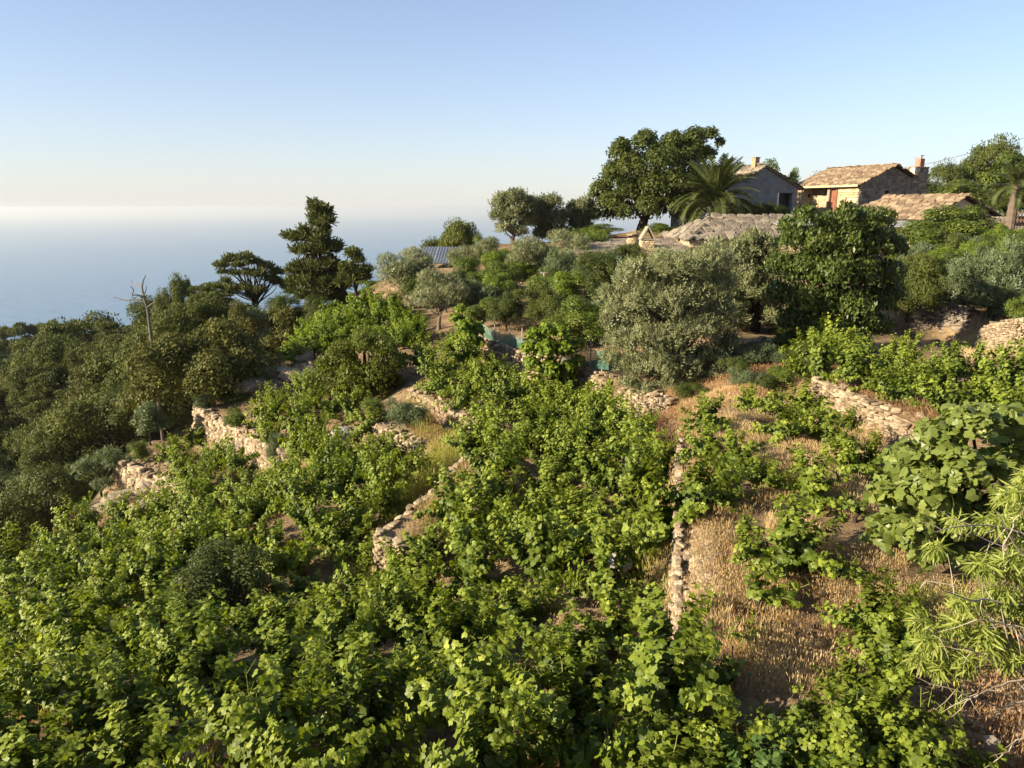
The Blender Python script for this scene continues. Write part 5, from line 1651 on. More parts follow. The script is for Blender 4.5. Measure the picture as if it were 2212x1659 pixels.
tot = 0
for a in [
    dict(poly=[(1463, 930), (1475, 880), (1560, 850), (1900, 930), (1960, 1100), (1960, 1280), (1900, 1490), (1640, 1520), (1466, 1440)], name='dry_grass', mat='straw', dens=2300, h=.24, w=.004, patch=.3, pf=1.4, label='tall dry straw grass covering the right terrace'),
    dict(poly=[(1480, 1130), (1700, 1130), (1900, 1250), (1900, 1480), (1640, 1500), (1480, 1400)], name='dry_grass', mat='rust', dens=1200, h=.2, w=.0045, label='rusty seed heads mixed in the straw of the right terrace', patch=.45),
    dict(poly=[(1560, 1220), (1700, 1230), (1720, 1480), (1560, 1480)], name='green_weeds', mat='weed', dens=500, h=.17, label='thin green weeds in the straw around the lone small vine', patch=.55),
    dict(poly=[(1775, 800), (1850, 795), (2040, 880), (2040, 935), (1900, 900), (1790, 835)], name='dry_grass', mat='rust', dens=900, h=.26, label='rusty dry grass hanging over the pale wall', lean=-.3),
    dict(poly=[(2060, 745), (2120, 700), (2230, 680), (2230, 770), (2100, 790)], name='dry_grass', mat='straw', dens=700, h=.2, label='orange dry grass on the bank at the right edge'),
    dict(poly=[(1395, 900), (1440, 850), (1500, 855), (1475, 1000), (1440, 1020)], name='dry_grass', mat='rust', dens=900, h=.25, label='orange grass slope above the head of the long narrow wall'),
    dict(poly=[(1380, 1170), (1462, 1000), (1462, 1420), (1395, 1340)], name='dry_grass', mat='straw', dens=700, h=.38, label='dry stems along the shaded foot of the long narrow wall'),
    dict(poly=[(1370, 1160), (1462, 1120), (1462, 1300), (1400, 1290)], name='green_weeds', mat='weed', dens=500, h=.42, label='yellow-green weeds at the foot of the long narrow wall'),
    dict(poly=[(826, 1135), (860, 1085), (905, 1035), (930, 960), (1000, 965), (1005, 990), (950, 1045), (880, 1110)], name='green_weeds', mat='weed', dens=1500, h=.5, label='yellow-green weeds on the bank left of the ruined wall'),
    dict(poly=[(1010, 985), (1060, 985), (1040, 1050), (930, 1150), (860, 1165), (910, 1095)], name='dry_grass', mat='straw', dens=800, h=.26, label='mixed dry grass along the top of the ruined wall'),
    dict(poly=[(900, 1110), (1000, 1050), (1020, 1090), (930, 1160)], name='green_weeds', mat='weed', dens=500, h=.25, label='low green weeds on the terrace behind the ruined wall'),
    dict(poly=[(735, 1300), (790, 1190), (835, 1215), (810, 1290)], name='green_weeds', mat='weed', dens=1200, h=.42, label='pale weeds below the square wall end'),
    dict(poly=[(860, 880), (940, 870), (1040, 905), (1020, 940), (930, 975), (880, 935)], name='dry_grass', mat='rust', dens=700, h=.3, label='orange dry grass behind the boulder'),
    dict(poly=[(870, 860), (960, 880), (985, 950), (900, 950)], name='green_weeds', mat='weed', dens=700, h=.4, label='feathery weeds between the orange grass and the ruined wall', patch=.4),
    dict(poly=[(560, 1610), (330, 1575), (610, 1560), (720, 1680), (280, 1680)], name='dry_grass', mat='rust', dens=1100, h=.3, label='brown seeding grass at the bottom left of centre'),
    dict(poly=[(1110, 1580), (1500, 1590), (1560, 1680), (1100, 1680)], name='dry_grass', mat='straw', dens=1100, h=.26, label='matted dry grass at the bottom centre'),
    dict(poly=[(250, 975), (395, 965), (395, 1050), (300, 1030)], name='dry_grass', mat='straw', dens=250, h=.12, label='short straw on the bare terrace tip'),
    dict(poly=[(215, 1100), (250, 1040), (390, 1070), (380, 1115), (230, 1130)], name='dry_grass', mat='rust', dens=450, h=.22, label='rusty grass tufts below the lowest wall', patch=.45),
    dict(poly=[(430, 860), (560, 855), (560, 890), (480, 900)], name='dry_grass', mat='straw', dens=220, h=.12, label='short straw on the shelf above the curved wall'),
    dict(poly=[(520, 850), (640, 750), (705, 735), (700, 830), (600, 870)], name='dry_grass', mat='straw', dens=260, h=.2, label='straw tufts between the brow rocks', patch=.45),
    dict(poly=[(1960, 1430), (2260, 1280), (2260, 1690), (2030, 1690)], name='dry_grass', mat='rust', dens=1300, h=.2, label='dry pinkish grass in the lower right corner'),
    dict(poly=[(0, 1170), (230, 1100), (230, 1130), (0, 1215)], name='dry_grass', mat='rust', dens=350, h=.25, label='dull dry grass along the ravine edge', patch=.4),
    dict(poly=ZONES['lower_left'][0], name='dry_grass', mat='rust', dens=260, h=.2, label='dry undergrowth between the lower left vines', patch=.5),
    dict(poly=ZONES['centre'][0], name='dry_grass', mat='straw', dens=300, h=.17, label='dry undergrowth between the central vines', patch=.42),
    dict(poly=[(1440, 855), (1470, 800), (1760, 770), (1760, 870), (1600, 860), (1500, 880)], name='dry_grass', mat='rust', dens=700, h=.22, label='shaded dry grass under the olive and laurel'),
    dict(poly=[(1850, 1270), (2080, 1260), (2100, 1400), (1880, 1440)], name='green_weeds', mat='weed', dens=1500, h=.13, label='green weeds in the shade under the fig tree'),
    dict(poly=[(1850, 1250), (2230, 1250), (2230, 1460), (1880, 1480)], name='dry_grass', mat='straw', dens=900, h=.14, label='thin straw under the fig and willowy shrub', w=.004),
    dict(poly=[(980, 640), (1330, 620), (1345, 800), (1000, 730)], name='dry_grass', mat='straw', dens=120, h=.25, label='dry grass among the garden trees', patch=.4, w=.012),
]:
    tot += grass(**a) or 0


def gravel(poly, label, n, s=(.02, .06), mat='stone'):
    pa = np.array(poly); r = np.random.default_rng(77)
    mb = MB(); k = 0
    while k < n:
        u, v = r.uniform(pa[:, 0].min(), pa[:, 0].max()), r.uniform(pa[:, 1].min(), pa[:, 1].max())
        if not inside(u, v, poly): k += .2; continue
        p = hit(u, v); k += 1
        V, q, t = STONES[int(r.integers(8))]
        sz = r.uniform(*s) * np.array([1, r.uniform(.6, 1), r.uniform(.4, .8)]) * 2
        mb.add((V * sz) @ rotz(r.uniform(0, 6)).T + p + [0, 0, sz[2] * .2], Q=q, T=t, tint=r.random())
    o = mb.build('gravel', M[mat])
    tag(o, label, 'gravel', kind='stuff')


gravel([(1470, 1110), (1540, 1110), (1560, 1250), (1520, 1420), (1472, 1440)], 'loose pebbles along the inner side of the long narrow wall', 1500)
gravel([(350, 1625), (720, 1615), (760, 1675), (300, 1675)], 'grey pebbles on the path at the bottom edge', 700)
gravel([(250, 980), (390, 975), (385, 1040), (300, 1020)], 'small stones on the bare terrace tip', 260, (.02, .07))
gravel([(520, 850), (650, 760), (690, 800), (600, 860)], 'rubble between the brow rocks', 300, (.03, .12))
gravel([(930, 905), (1040, 915), (1020, 960), (960, 970)], 'tumbled rubble below the brownish bank', 260, (.03, .1))
gravel([(1950, 1500), (2230, 1350), (2230, 1660), (2050, 1660)], 'small stones scattered in the lower right corner', 420, (.015, .05))


# tall stalks in front
def stalks(u, v, hpx, n, label, name='fennel', cat='weed', mat='willow', wpx=40, br=6, r0=.009, seed=1, flower=None, lean=0.):
    p = hit(u, v)
    dep = p[1] * CP - p[2] * SP
    h, w = hpx * dep / F, wpx * dep / F
    r = np.random.default_rng(seed)
    root = empty(name, p, label, cat)
    for i in range(n):
        b = np.array([r.normal(0, w * .12), r.normal(0, w * .12), -.03])
        e = np.array([r.uniform(-.5, .5) * w + lean * h, r.uniform(-.5, .5) * w, h * r.uniform(.6, 1.0)])
        t = np.linspace(0, 1, 8)[:, None]
        P = b + (e - b) * t; P[:, :2] += np.sin(t * 3) * r.normal(0, .02, 2)
        mb = MB().tube(P, np.linspace(r0, r0 * .35, 8), 4, tint=.5)
        for k in range(br):
            s = r.uniform(.25, .97); q = b + (e - b) * s
            d = unit(np.array([r.normal(), r.normal(), r.uniform(.5, 1.6)])) * h * r.uniform(.06, .16)
            mb.tube(np.array([q, q + d * .5, q + d]), [r0 * .4, r0 * .3, r0 * .2], 3, tint=.7)
        st = mb.build('stem', M[mat], root)
        if flower:
            fb = MB()
            for k in range(10):
                V, q_, t_ = STONES[k % 8]
                fb.add(V * [.03, .03, .012] + e + [r.normal(0, .03), r.normal(0, .03), 0], Q=q_, T=t_, tint=r.random())
            fb.build('flower_head', M[flower], root)


stalks(1032, 1575, 215, 4, 'tall thin green fennel stalks rising in front of the central vines', wpx=70, br=16, seed=2)
stalks(560, 1640, 250, 2, 'single tall green stalk near the brown seeding grass', wpx=24, br=10, seed=3)
stalks(530, 1600, 120, 3, 'pair of pale green stems left of the tall green stalk', wpx=60, br=8, seed=4)
stalks(1345, 1600, 70, 4, 'reddish dry stalks with open twigs at the bottom centre', 'dry_weed', mat='rust', wpx=50, br=10, seed=5)
stalks(1405, 1560, 60, 2, 'oat stem with drooping pale heads near the bottom centre', 'wild_oat', mat='straw', wpx=30, br=10, seed=6)
stalks(1990, 1640, 200, 4, 'tall green stems in the lower right in front of the dry ground', wpx=60, br=10, seed=7)
stalks(2055, 1630, 230, 3, 'tallest green stems beside the iron post at the lower right', wpx=40, br=10, seed=8)
stalks(880, 1045, 150, 5, 'slender grass stalks leaning out of the weedy bank', wpx=90, br=6, seed=9, r0=.008)
stalks(1400, 1150, 130, 4, 'pale tall stalks between the vines and the long wall', wpx=70, br=8, seed=10, lean=-.2)
stalks(893, 900, 45, 6, 'white-flowered stalks above the mid-slope boulder', 'flowering_weed', mat='weed', wpx=90, br=5, seed=11, flower='flower', r0=.008)
stalks(2110, 720, 90, 6, 'thin pale stalks standing before the dry bank', wpx=70, br=6, seed=12, mat='straw', r0=.01)
stalks(300, 1640, 70, 2, 'curling pale tendrils at the bottom left', 'tendril', mat='weed', wpx=30, br=3, seed=13)

# willowy shrub at the right edge, close by
hero('willowy_shrub', 'feathery willow-like shrub with long narrow leaves reaching in from the right edge', 'shrub', 5.7,
     [(2190, 1075, 40), (2230, 1150, 60), (2150, 1140, 34), (2200, 1230, 50), (2120, 1230, 34), (2160, 1300, 44), (2090, 1310, 34), (2225, 1330, 55), (2060, 1360, 34), (2130, 1390, 44), (2010, 1395, 30), (1990, 1350, 20), (2080, 1440, 34), (2030, 1450, 26), (1985, 1430, 22), (2180, 1420, 40), (2020, 1190, 20), (2060, 1130, 18), (2240, 1050, 40)],
     (2290, 1560), 'willow', 'twig', LONG, .105, 7200, .035, seed=41, per=8, ratio=.42, depth=.35, fork=.35, inner_big=1.0, noise=.8, tip='down', up=.2, t0=.5, nlimb=40, r1=.004)
root = empty('bare_twigs', at(2290, 1500, 5.4), 'bare grey twigs sticking out of the willowy shrub at the right edge', 'branch')
o0 = at(2290, 1500, 5.4)
rt = np.random.default_rng(6)
for L in [[(2290, 1170), (2180, 1135), (2090, 1125), (2010, 1150)], [(2290, 1330), (2150, 1300), (2070, 1290), (1990, 1270)], [(2290, 1480), (2190, 1440), (2090, 1400), (2000, 1370)], [(2290, 1500), (2180, 1520), (2080, 1500), (1990, 1470)],
          [(2290, 1250), (2200, 1180), (2150, 1100)], [(2290, 1560), (2200, 1590), (2140, 1650)], [(2290, 1400), (2200, 1350), (2110, 1340)], [(2290, 1450), (2170, 1470), (2100, 1520)], [(2290, 1020), (2220, 1090), (2170, 1170)]]:
    P = [at(u + rt.normal(0, 6), v + rt.normal(0, 6), 5.4 - .12 * j + rt.normal(0, .06)) - o0 for j, (u, v) in enumerate(L)]
    t = np.linspace(0, 1, len(P)); tt = np.linspace(0, 1, 12)
    Pi = np.stack([np.interp(tt, t, np.array(P)[:, c]) for c in range(3)], 1) + rt.normal(0, .008, (12, 3))
    mb = MB().tube(Pi, np.linspace(.011, .003, 12), 5)
    for k in range(7):
        q = Pi[rt.integers(3, 12)]; d = rt.normal(0, 1, 3) * [.12, .05, .1] - [.06, 0, 0]
        mb.tube(np.array([q, q + d * .5 + rt.normal(0, .01, 3), q + d]), [.004, .003, .0015], 4)
    mb.build('twig', M['twig'], root, smooth=True)

# iron and wooden posts
def post(u, v, hpx, label, mat='post', r_=.012, name='post', Y=None, group=None, lean=0.):
    p = hit(u, v) if Y is None else at(u, v, Y)
    h = hpx * (p[1] * CP - p[2] * SP) / F
    mb = MB().tube(np.array([[0, 0, -.2], [lean * h * .5, 0, h * .5], [lean * h, 0, h]]), r_, 7)
    mb.box((lean * h, 0, h), (r_ * 2.2, r_ * 2.2, .012))
    o = mb.build(name, M[mat], loc=p)
    tag(o, label, 'post', group)


post(1579, 1446, 55, 'thin iron post beside the tiny dark vine', r_=.009)
post(2060, 1630, 70, 'thin iron post in the lower right corner', r_=.009)
post(2132, 1655, 60, 'short whitish wooden post in the lower right corner', 'greywood', .045)

# ------------------------------------------------------------------ green nets
def net(label, tops, bots, posts, Y):
    n = 24
    t = np.linspace(0, 1, n)
    def curve(P):
        P = np.array(P, float); s = np.linspace(0, 1, len(P))
        return np.interp(t, s, P[:, 0]), np.interp(t, s, P[:, 1]), np.interp(t, s, P[:, 2])
    A, Bt = curve(tops), curve(bots)
    rows = 7
    o = at(tops[0][0], tops[0][1], tops[0][2])
    V = []
    for i in range(n):
        a, b = at(A[0][i], A[1][i], A[2][i]), at(Bt[0][i], Bt[1][i], Bt[2][i])
        for j in range(rows):
            s = j / (rows - 1)
            p = a + (b - a) * s
            p = p + np.array([0, -1, 0]) * (.10 * math.sin(s * math.pi) * math.sin(t[i] * 9) + .03 * math.sin(t[i] * 40 + s * 4))
            V.append(p - o)
    Q = [[i * rows + j, (i + 1) * rows + j, (i + 1) * rows + j + 1, i * rows + j + 1] for i in range(n - 1) for j in range(rows - 1)]
    root = empty('net_fence', o, label, 'fence', 'green net fences')
    link('netting', fast_mesh('netting', np.array(V), np.array(Q), M['net'], smooth=True), root)
    for u, v0, v1, Y_ in posts:
        a, b = at(u, v0, Y_), at(u, v1, Y_)
        a[0:2] = b[0:2]
        MB().tube(np.array([b - o - [0, 0, .25], (a + b) / 2 - o, a - o]), .025, 6).build('post', M['greywood'], root)


net('sagging green shade net on posts above the tan stone wall', [(1042, 699, 30.4), (1060, 712, 30), (1085, 721, 29.6), (1108, 722, 29), (1135, 738, 28.5)], [(1042, 728, 30.4), (1065, 738, 29.8), (1090, 746, 29.3), (1120, 752, 28.7), (1140, 760, 28.4)],
    [(1042, 692, 728, 30.4), (1069, 698, 738, 29.9), (1101, 704, 746, 29.2), (1128, 708, 755, 28.6)], 30)
net('straight green net between the big net vine and the olive', [(1215, 742, 26.9), (1240, 748, 26.3), (1262, 752, 26), (1290, 757, 25.4), (1312, 762, 25)], [(1215, 785, 26.9), (1240, 790, 26.3), (1262, 790, 26), (1290, 796, 25.4), (1315, 800, 24.8)],
    [(1234, 742, 790, 26.4), (1275, 735, 792, 25.7), (1300, 755, 798, 25.2)], 26)
net('dark green net slumped in the shade behind the olive skirt', [(1470, 822, 22.6), (1510, 826, 22.6), (1560, 832, 22.4)], [(1470, 846, 22.4), (1510, 850, 22.3), (1560, 850, 22.2)], [(1472, 820, 846, 22.6), (1558, 830, 850, 22.4)], 22)


# ------------------------------------------------------------------ buildings
def panel(mb, axis, length, z0, z1, thick, holes, off=0.0, prof=None):
    """wall in the plane of a local axis, set inwards by thick, with holes (a0, a1, z0, z1); prof(a) = top height of a gable"""
    xs = sorted({0, length, *[h[0] for h in holes], *[h[1] for h in holes]})
    zs = sorted({z0, z1, *[h[2] for h in holes], *[h[3] for h in holes]})
    for a, b in zip(xs[:-1], xs[1:]):
        for c, d in zip(zs[:-1], zs[1:]):
            if any(h[0] <= (a + b) / 2 <= h[1] and h[2] <= (c + d) / 2 <= h[3] for h in holes): continue
            if axis == 'y': mb.box((off + thick / 2, (a + b) / 2, (c + d) / 2), (thick, b - a, d - c))
            else: mb.box(((a + b) / 2, off + thick / 2, (c + d) / 2), (b - a, thick, d - c))


def gable_tri(mb, y0, y1, Wd, z, rise, x0=0.0):
    b = [(x0, y0, z), (x0 + Wd, y0, z), (x0 + Wd / 2, y0, z + rise)]
    t = [(x0, y1, z), (x0 + Wd, y1, z), (x0 + Wd / 2, y1, z + rise)]
    mb.prism(b[::-1], t[::-1])


def slate_mesh(seed, k=6):
    r = np.random.default_rng(seed)
    a = np.linspace(0, 2 * math.pi, k, endpoint=False) + math.pi / k + r.normal(0, .12, k)
    P = np.stack([np.clip(np.cos(a) * .66, -.5, .5), np.clip(np.sin(a) * .66, -.5, .5)], 1) + r.normal(0, .03, (k, 2))
    zt = .5 + r.normal(0, .12, k)
    return MB().prism(np.c_[P, np.full(k, -.5)], np.c_[P * .96, zt])


_sl = {}


def slates(parent, O, ex, ey, L, S, mat, w=(.35, .6), rowh=.34, limit=300, thick=.05, seed=3, name='roof_slate', keep=None, rough=.05, k=6):
    """slates on the plane O + ex*a + ey*b, a along the eave (0..L), b up the slope (0..S)"""
    r = np.random.default_rng(seed)
    ex, ey = unit(np.array(ex, float)), unit(np.array(ey, float))
    nz = np.cross(ex, ey); nz = nz if nz[2] > 0 else -nz
    O = np.array(O, float)
    b = -.06; items = []; row = 0
    while b < S:
        a = -.08 - r.uniform(0, .2)
        while a < L:
            ww = r.uniform(*w)
            if keep is None or keep(a + ww / 2, b + rowh / 2):
                p = O + ex * (a + ww / 2) + ey * (b + rowh * .55 + r.normal(0, .02)) + nz * (.035 + r.uniform(0, .03))
                tilt = Matrix.Rotation(.15 + r.normal(0, rough), 3, Vector(ex)) if np.cross(ex, ey)[2] > 0 else Matrix.Rotation(-.15 + r.normal(0, rough), 3, Vector(ex))
                tw = Matrix.Rotation(r.normal(0, .08), 3, Vector(nz)) @ Matrix.Rotation(r.normal(0, rough), 3, Vector(ey))
                Rm = np.array(tw @ tilt) @ np.stack([ex, ey, nz], 1)
                items.append((p, Rm, (ww * .93, rowh * r.uniform(1.0, 1.2), thick * r.uniform(.8, 1.5))))
            a += ww
        b += rowh * r.uniform(.9, 1.1); row += 1
    for i, (p, Rm, sz) in enumerate(items[:limit]):
        key = (i % 6, mat, k)
        if key not in _sl: _sl[key] = slate_mesh(i % 6 + 10, k).mesh('roof_slate', M[mat])
        o = link(name, _sl[key], parent)
        Mx = np.eye(4); Mx[:3, :3] = Rm @ np.diag(sz); Mx[:3, 3] = p
        o.matrix_basis = Matrix(Mx.tolist())
    return len(items)


def face_stones(parent, axis, length, z0, z1, mat, holes=(), sl=(.25, .55), sh=(.14, .26), off=0., prof=None, limit=300, seed=1, order=None):
    r = np.random.default_rng(seed)
    items = []
    z = z0
    while z < z1:
        ch = r.uniform(*sh); a = r.uniform(-.05, .1)
        while a < length - .05:
            l = min(r.uniform(*sl), length - a)
            ac, zc = a + l / 2, z + ch / 2
            top = prof(ac) if prof else z1
            bad = any(h[0] - .04 < a + l and a < h[1] + .04 and h[2] - .03 < z + ch and z < h[3] + .03 for h in holes)
            if zc + ch * .4 < top and not bad and l > .1:
                j = -.02 + r.normal(0, .010)
                if axis == 'y': p, Rm = (off + j + .05, ac, zc), rotz(math.pi / 2)
                else: p, Rm = (ac, off + j + .05, zc), np.eye(3)
                items.append((p, Rm @ rot_small(.025), (l * .96, .16, ch * .93)))
            a += l
        z += ch
    items.sort(key=lambda t: -t[0][2])
    lay_stones(parent, items, mat, limit)


def arch_door(parent, axis, a0, a1, z0, z1, mat, name='door', off=.18, frame=None):
    """arched leaf, and a thin frame proud of it"""
    k = 9; c = (a0 + a1) / 2; rr_ = (a1 - a0) / 2
    prof = [(a0, z0), (a1, z0)] + [(c + rr_ * math.cos(t), z1 - rr_ * .5 + rr_ * .5 * math.sin(t)) for t in np.linspace(0, math.pi, k)]
    P = [(off, a, z) if axis == 'y' else (a, off, z) for a, z in prof]
    Q = [(off + .06, a, z) if axis == 'y' else (a, off + .06, z) for a, z in prof]
    d = MB().prism(P, Q).build(name, M[mat], parent)
    for s in (.33, .66):
        a = a0 + (a1 - a0) * s
        if axis == 'y': MB().box((off - .012, a, (z0 + z1) / 2 - .1), (.02, .03, (z1 - z0) * .8)).build('batten', M[mat], d)
        else: MB().box((a, off - .012, (z0 + z1) / 2 - .1), (.03, .02, (z1 - z0) * .8)).build('batten', M[mat], d)
    return d


# ---- stone house
cn = at(1857, 397, 58)
zb = -2.7
hgt = cn[2] - zb
root = empty('stone_house', (cn[0], cn[1], zb), 'two-storey honey stone house with slate roof and red arched doors on the hilltop', 'house', rz=R(22))
Wd, Ln, rise = 6.6, 6.4, 1.35
mb = MB()
porch = (3.15, 5.75, hgt - 2.1, hgt - .12)
door = (2.15, 2.8, hgt - 2.1, hgt - .35)
mbw = MB()
panel(mbw, 'y', Ln, 0, hgt, .35, [porch, door])
panel(mbw, 'x', Wd, 0, hgt, .35, [(2.65, 3.2, hgt - 1.25, hgt - .45)])
mbw.box((Wd - .17, Ln / 2, hgt / 2), (.34, Ln - .72, hgt)); mbw.box((Wd / 2, Ln - .17, hgt / 2), (Wd - .72, .33, hgt))
gable_tri(mbw, .01, .3, Wd, hgt, rise - .06); gable_tri(mbw, Ln - .3, Ln - .01, Wd, hgt, rise - .06)
# porch recess box
mbw.box((1.15, (porch[0] + porch[1]) / 2, (porch[2] + porch[3]) / 2), (.2, porch[1] - porch[0] + .4, porch[3] - porch[2] + .2))
mbw.box((.7, porch[1] + .1, (porch[2] + porch[3]) / 2), (.7, .2, porch[3] - porch[2])); mbw.box((.7, porch[0] - .1, (porch[2] + porch[3]) / 2), (.7, .18, porch[3] - porch[2]))
mbw.box((.7, (porch[0] + porch[1]) / 2, porch[2] - .06), (.75, porch[1] - porch[0], .12))
mbw.build('wall', M['mortar'], root)



face_stones(root, 'y', Ln, hgt - 2.6, hgt, 'house_stone', [porch, door], limit=170, seed=2)
face_stones(root, 'x', Wd, hgt - 2.6, hgt + rise, 'stone_shaded', [(2.6, 3.25, hgt - 1.3, hgt - .42), (5.25, 6.7, 0, 9)], prof=lambda a: hgt + (rise - .12) * (1 - abs(a - Wd / 2) / (Wd / 2)), limit=230, seed=3, sl=(.22, .6), sh=(.13, .28))  # gable laid in the darker stone, its shade put into the colour
for i in range(2):
    MB().box((.62, porch[1] - .005, porch[2] + .55 + i * .75), (.3, .03, .28)).build('niche_shade', M['dark'], root)  # flat dark patches stand in for the shade inside two wall holes
# stones of the recess back
its = []
r_ = np.random.default_rng(8)
z = porch[2]
while z < porch[3]:
    y = porch[0]
    while y < porch[1]:
        l = r_.uniform(.25, .5)
        if not (3.6 < y + l and y < 4.3): its.append(((1.06, y + l / 2, z + .1), rotz(math.pi / 2) @ rot_small(.02), (l * .95, .12, .19)))
        y += l
    z += .2
lay_stones(root, its, 'house_stone', 60)
arch_door(root, 'y', 2.15, 2.8, hgt - 2.1, hgt - .38, 'redwood', off=.12)
arch_door(root, 'y', 3.65, 4.25, hgt - 2.1, hgt - .45, 'greywood', off=.98)
arch_door(root, 'x', 2.65, 3.2, hgt - 1.25, hgt - .47, 'dark', name='window', off=.2)
for s in (2.1, 2.85):
    MB().box((-.02, s, hgt - 1.25), (.1, .09, 1.75)).build('door_frame', M['redwood'], root)
ov = .35
sl_len = math.hypot(Wd / 2 + ov, rise * (Wd / 2 + ov) / (Wd / 2))
ez = hgt - rise * ov / (Wd / 2)
nr_ = unit(np.array([Wd / 2, 0, rise]))
mbr = MB()
for s in (0, 1):
    ax = -ov if s == 0 else Wd + ov
    b = [(ax, -.2, ez), (ax, Ln + .2, ez), (Wd / 2, Ln + .2, hgt + rise), (Wd / 2, -.2, hgt + rise)]
    t = [(x, y, z_ + .07) for x, y, z_ in b]
    mbr.prism(b if s else b[::-1], t if s else t[::-1])
rf_ = mbr.build('roof', M['bark'], root)
slates(rf_, (-ov, -.22, ez + .07), (0, 1, 0), nr_, Ln + .44, sl_len, 'slate', (.3, .62), .30, 300, seed=5)
slates(rf_, (Wd + ov, -.22, ez + .07), (0, 1, 0), nr_ * [-1, 1, 1], Ln + .44, sl_len, 'slate', (.5, .9), .5, 100, seed=6)
MB().box((-ov - .03, Ln / 2, ez + .02), (.05, Ln + .4, .16)).build('fascia_board', M['house_stone'], root)
for i in range(8):
    MB().box((-ov * .5, .4 + i * (Ln - .8) / 7, ez + .0), (ov + .1, .08, .09)).build('rafter_end', M['greywood'], root)
# chimney stack at the gable end
bx0 = 5.35
ch = MB().box((bx0 + .68, .25, (hgt + 1.25) / 2), (1.42, .95, hgt + 1.25)).build('chimney_stack', M['mortar'], root)
its = []
z = hgt - 2.6
r_ = np.random.default_rng(12)
while z < hgt + 1.2:
    h_ = r_.uniform(.16, .26)
    for axs in ('x', 's'):
        a = 0; Lx = 1.42 if axs == 'x' else .95
        while a < Lx - .05:
            l = min(r_.uniform(.22, .5), Lx - a)
            if axs == 'x': its.append(((bx0 - .03 + a + l / 2, -.24, z + h_ / 2), rot_small(.03), (l * .95, .14, h_ * .92)))
            elif z > hgt - .6: its.append(((bx0 - .03, -.22 + a + l / 2, z + h_ / 2), rotz(math.pi / 2) @ rot_small(.03), (l * .95, .12, h_ * .92)))
            a += l
    z += h_
lay_stones(ch, its, 'stone_shaded', 120)
MB().box((bx0 + .68, .25, hgt + 1.29), (1.5, 1.0, .07)).build('cap_slab', M['slate'], ch)
fl = MB().box((bx0 + .95, .25, hgt + 1.65), (.46, .46, .66)).build('flue', M['brick'], root)
MB().tube(np.array([[bx0 + .95, .25, hgt + 1.95], [bx0 + .95, .25, hgt + 2.18]]), .14, 10).build('chimney_pot', M['metal'], fl)
MB().box((bx0 + .95, .25, hgt + 2.22), (.36, .36, .04)).build('cowl', M['metal'], fl)
MB().box((bx0 + .1, -.1, hgt + 1.0), (.5, .4, .5)).build('ledge_block', M['cream'], root)
mbb = MB(); q0 = (bx0 + .12, .1, hgt + 1.3)
mbb.tube(np.array([[q0[0], .1, hgt + 1.3], [q0[0], .1, hgt + 2.0]]), .012, 4).tube(np.array([[q0[0], .1, hgt + 2.0], [q0[0] + .7, .1, hgt + 2.03]]), .012, 4)
mbb.build('wire_bracket', M['metal'], root)

# ---- annex with slate roof
ca = at(1992, 472, 49.5)
zb2 = -3.6
h2 = ca[2] - zb2
root = empty('slate_roof_annex', (ca[0], ca[1], zb2), 'low cream annex with a broad slate roof right of the stone house', 'house', rz=R(22))
W2, L2, r2 = 7.0, 6.0, 1.35
mbw = MB()
panel(mbw, 'y', L2, 0, h2, .3, [(.9, 1.6, h2 - 2.3, h2 - .55)])
panel(mbw, 'x', W2, 0, h2, .3, [(1.2, 1.8, h2 - 1.9, h2 - .7)])
gable_tri(mbw, .01, .28, W2, h2, r2 - .06)
mbw.box((W2 - .15, L2 / 2, h2 / 2), (.3, L2 - .62, h2)); mbw.box((W2 / 2, L2 - .15, h2 / 2), (W2 - .62, .3, h2))
mbw.build('wall', M['cream'], root)
arch_door(root, 'y', .9, 1.6, h2 - 2.3, h2 - .58, 'redwood', off=.2)
arch_door(root, 'x', 1.2, 1.8, h2 - 1.9, h2 - .72, 'dark', name='window', off=.18)
n2 = unit(np.array([W2 / 2, 0, r2])); e2 = h2 - r2 * .3 / (W2 / 2)
mbr = MB()
for s in (0, 1):
    ax = -.3 if s == 0 else W2 + .3
    b = [(ax, -.25, e2), (ax, L2 + .2, e2), (W2 / 2, L2 + .2, h2 + r2), (W2 / 2, -.25, h2 + r2)]
    mbr.prism(b if s else b[::-1], [(x, y, z_ + .07) for x, y, z_ in (b if s else b[::-1])])
rf_ = mbr.build('roof', M['bark'], root)
slates(rf_, (-.3, -.28, e2 + .07), (0, 1, 0), n2, L2 + .5, math.hypot(W2 / 2 + .3, r2 * 1.09), 'slate', (.4, .75), .38, 300, seed=8)
slates(rf_, (W2 + .3, -.28, e2 + .07), (0, 1, 0), n2 * [-1, 1, 1], L2 + .5, math.hypot(W2 / 2 + .3, r2 * 1.09), 'slate', (.5, .9), .5, 80, seed=9)
mbm = MB(); P0 = [(-1.5, -.3, e2 - .42), (-1.5, L2, e2 - .42), (-.25, L2, e2 - .06), (-.25, -.3, e2 - .06)]
mbm.prism(P0[::-1], [(x, y, z_ + .03) for x, y, z_ in P0[::-1]])
ms = mbm.build('metal_awning', M['metal'], root)
for i in range(16):
    y = -.2 + i * (L2) / 15
    MB().tube(np.array([[-1.5, y, e2 - .38], [-.25, y, e2 - .02]]), .03, 5).build('seam', M['metal'], ms)
MB().tube(np.array([[-1.4, -.1, 0], [-1.4, -.1, e2 - .45]]), .04, 6).build('awning_post', M['greywood'], root)

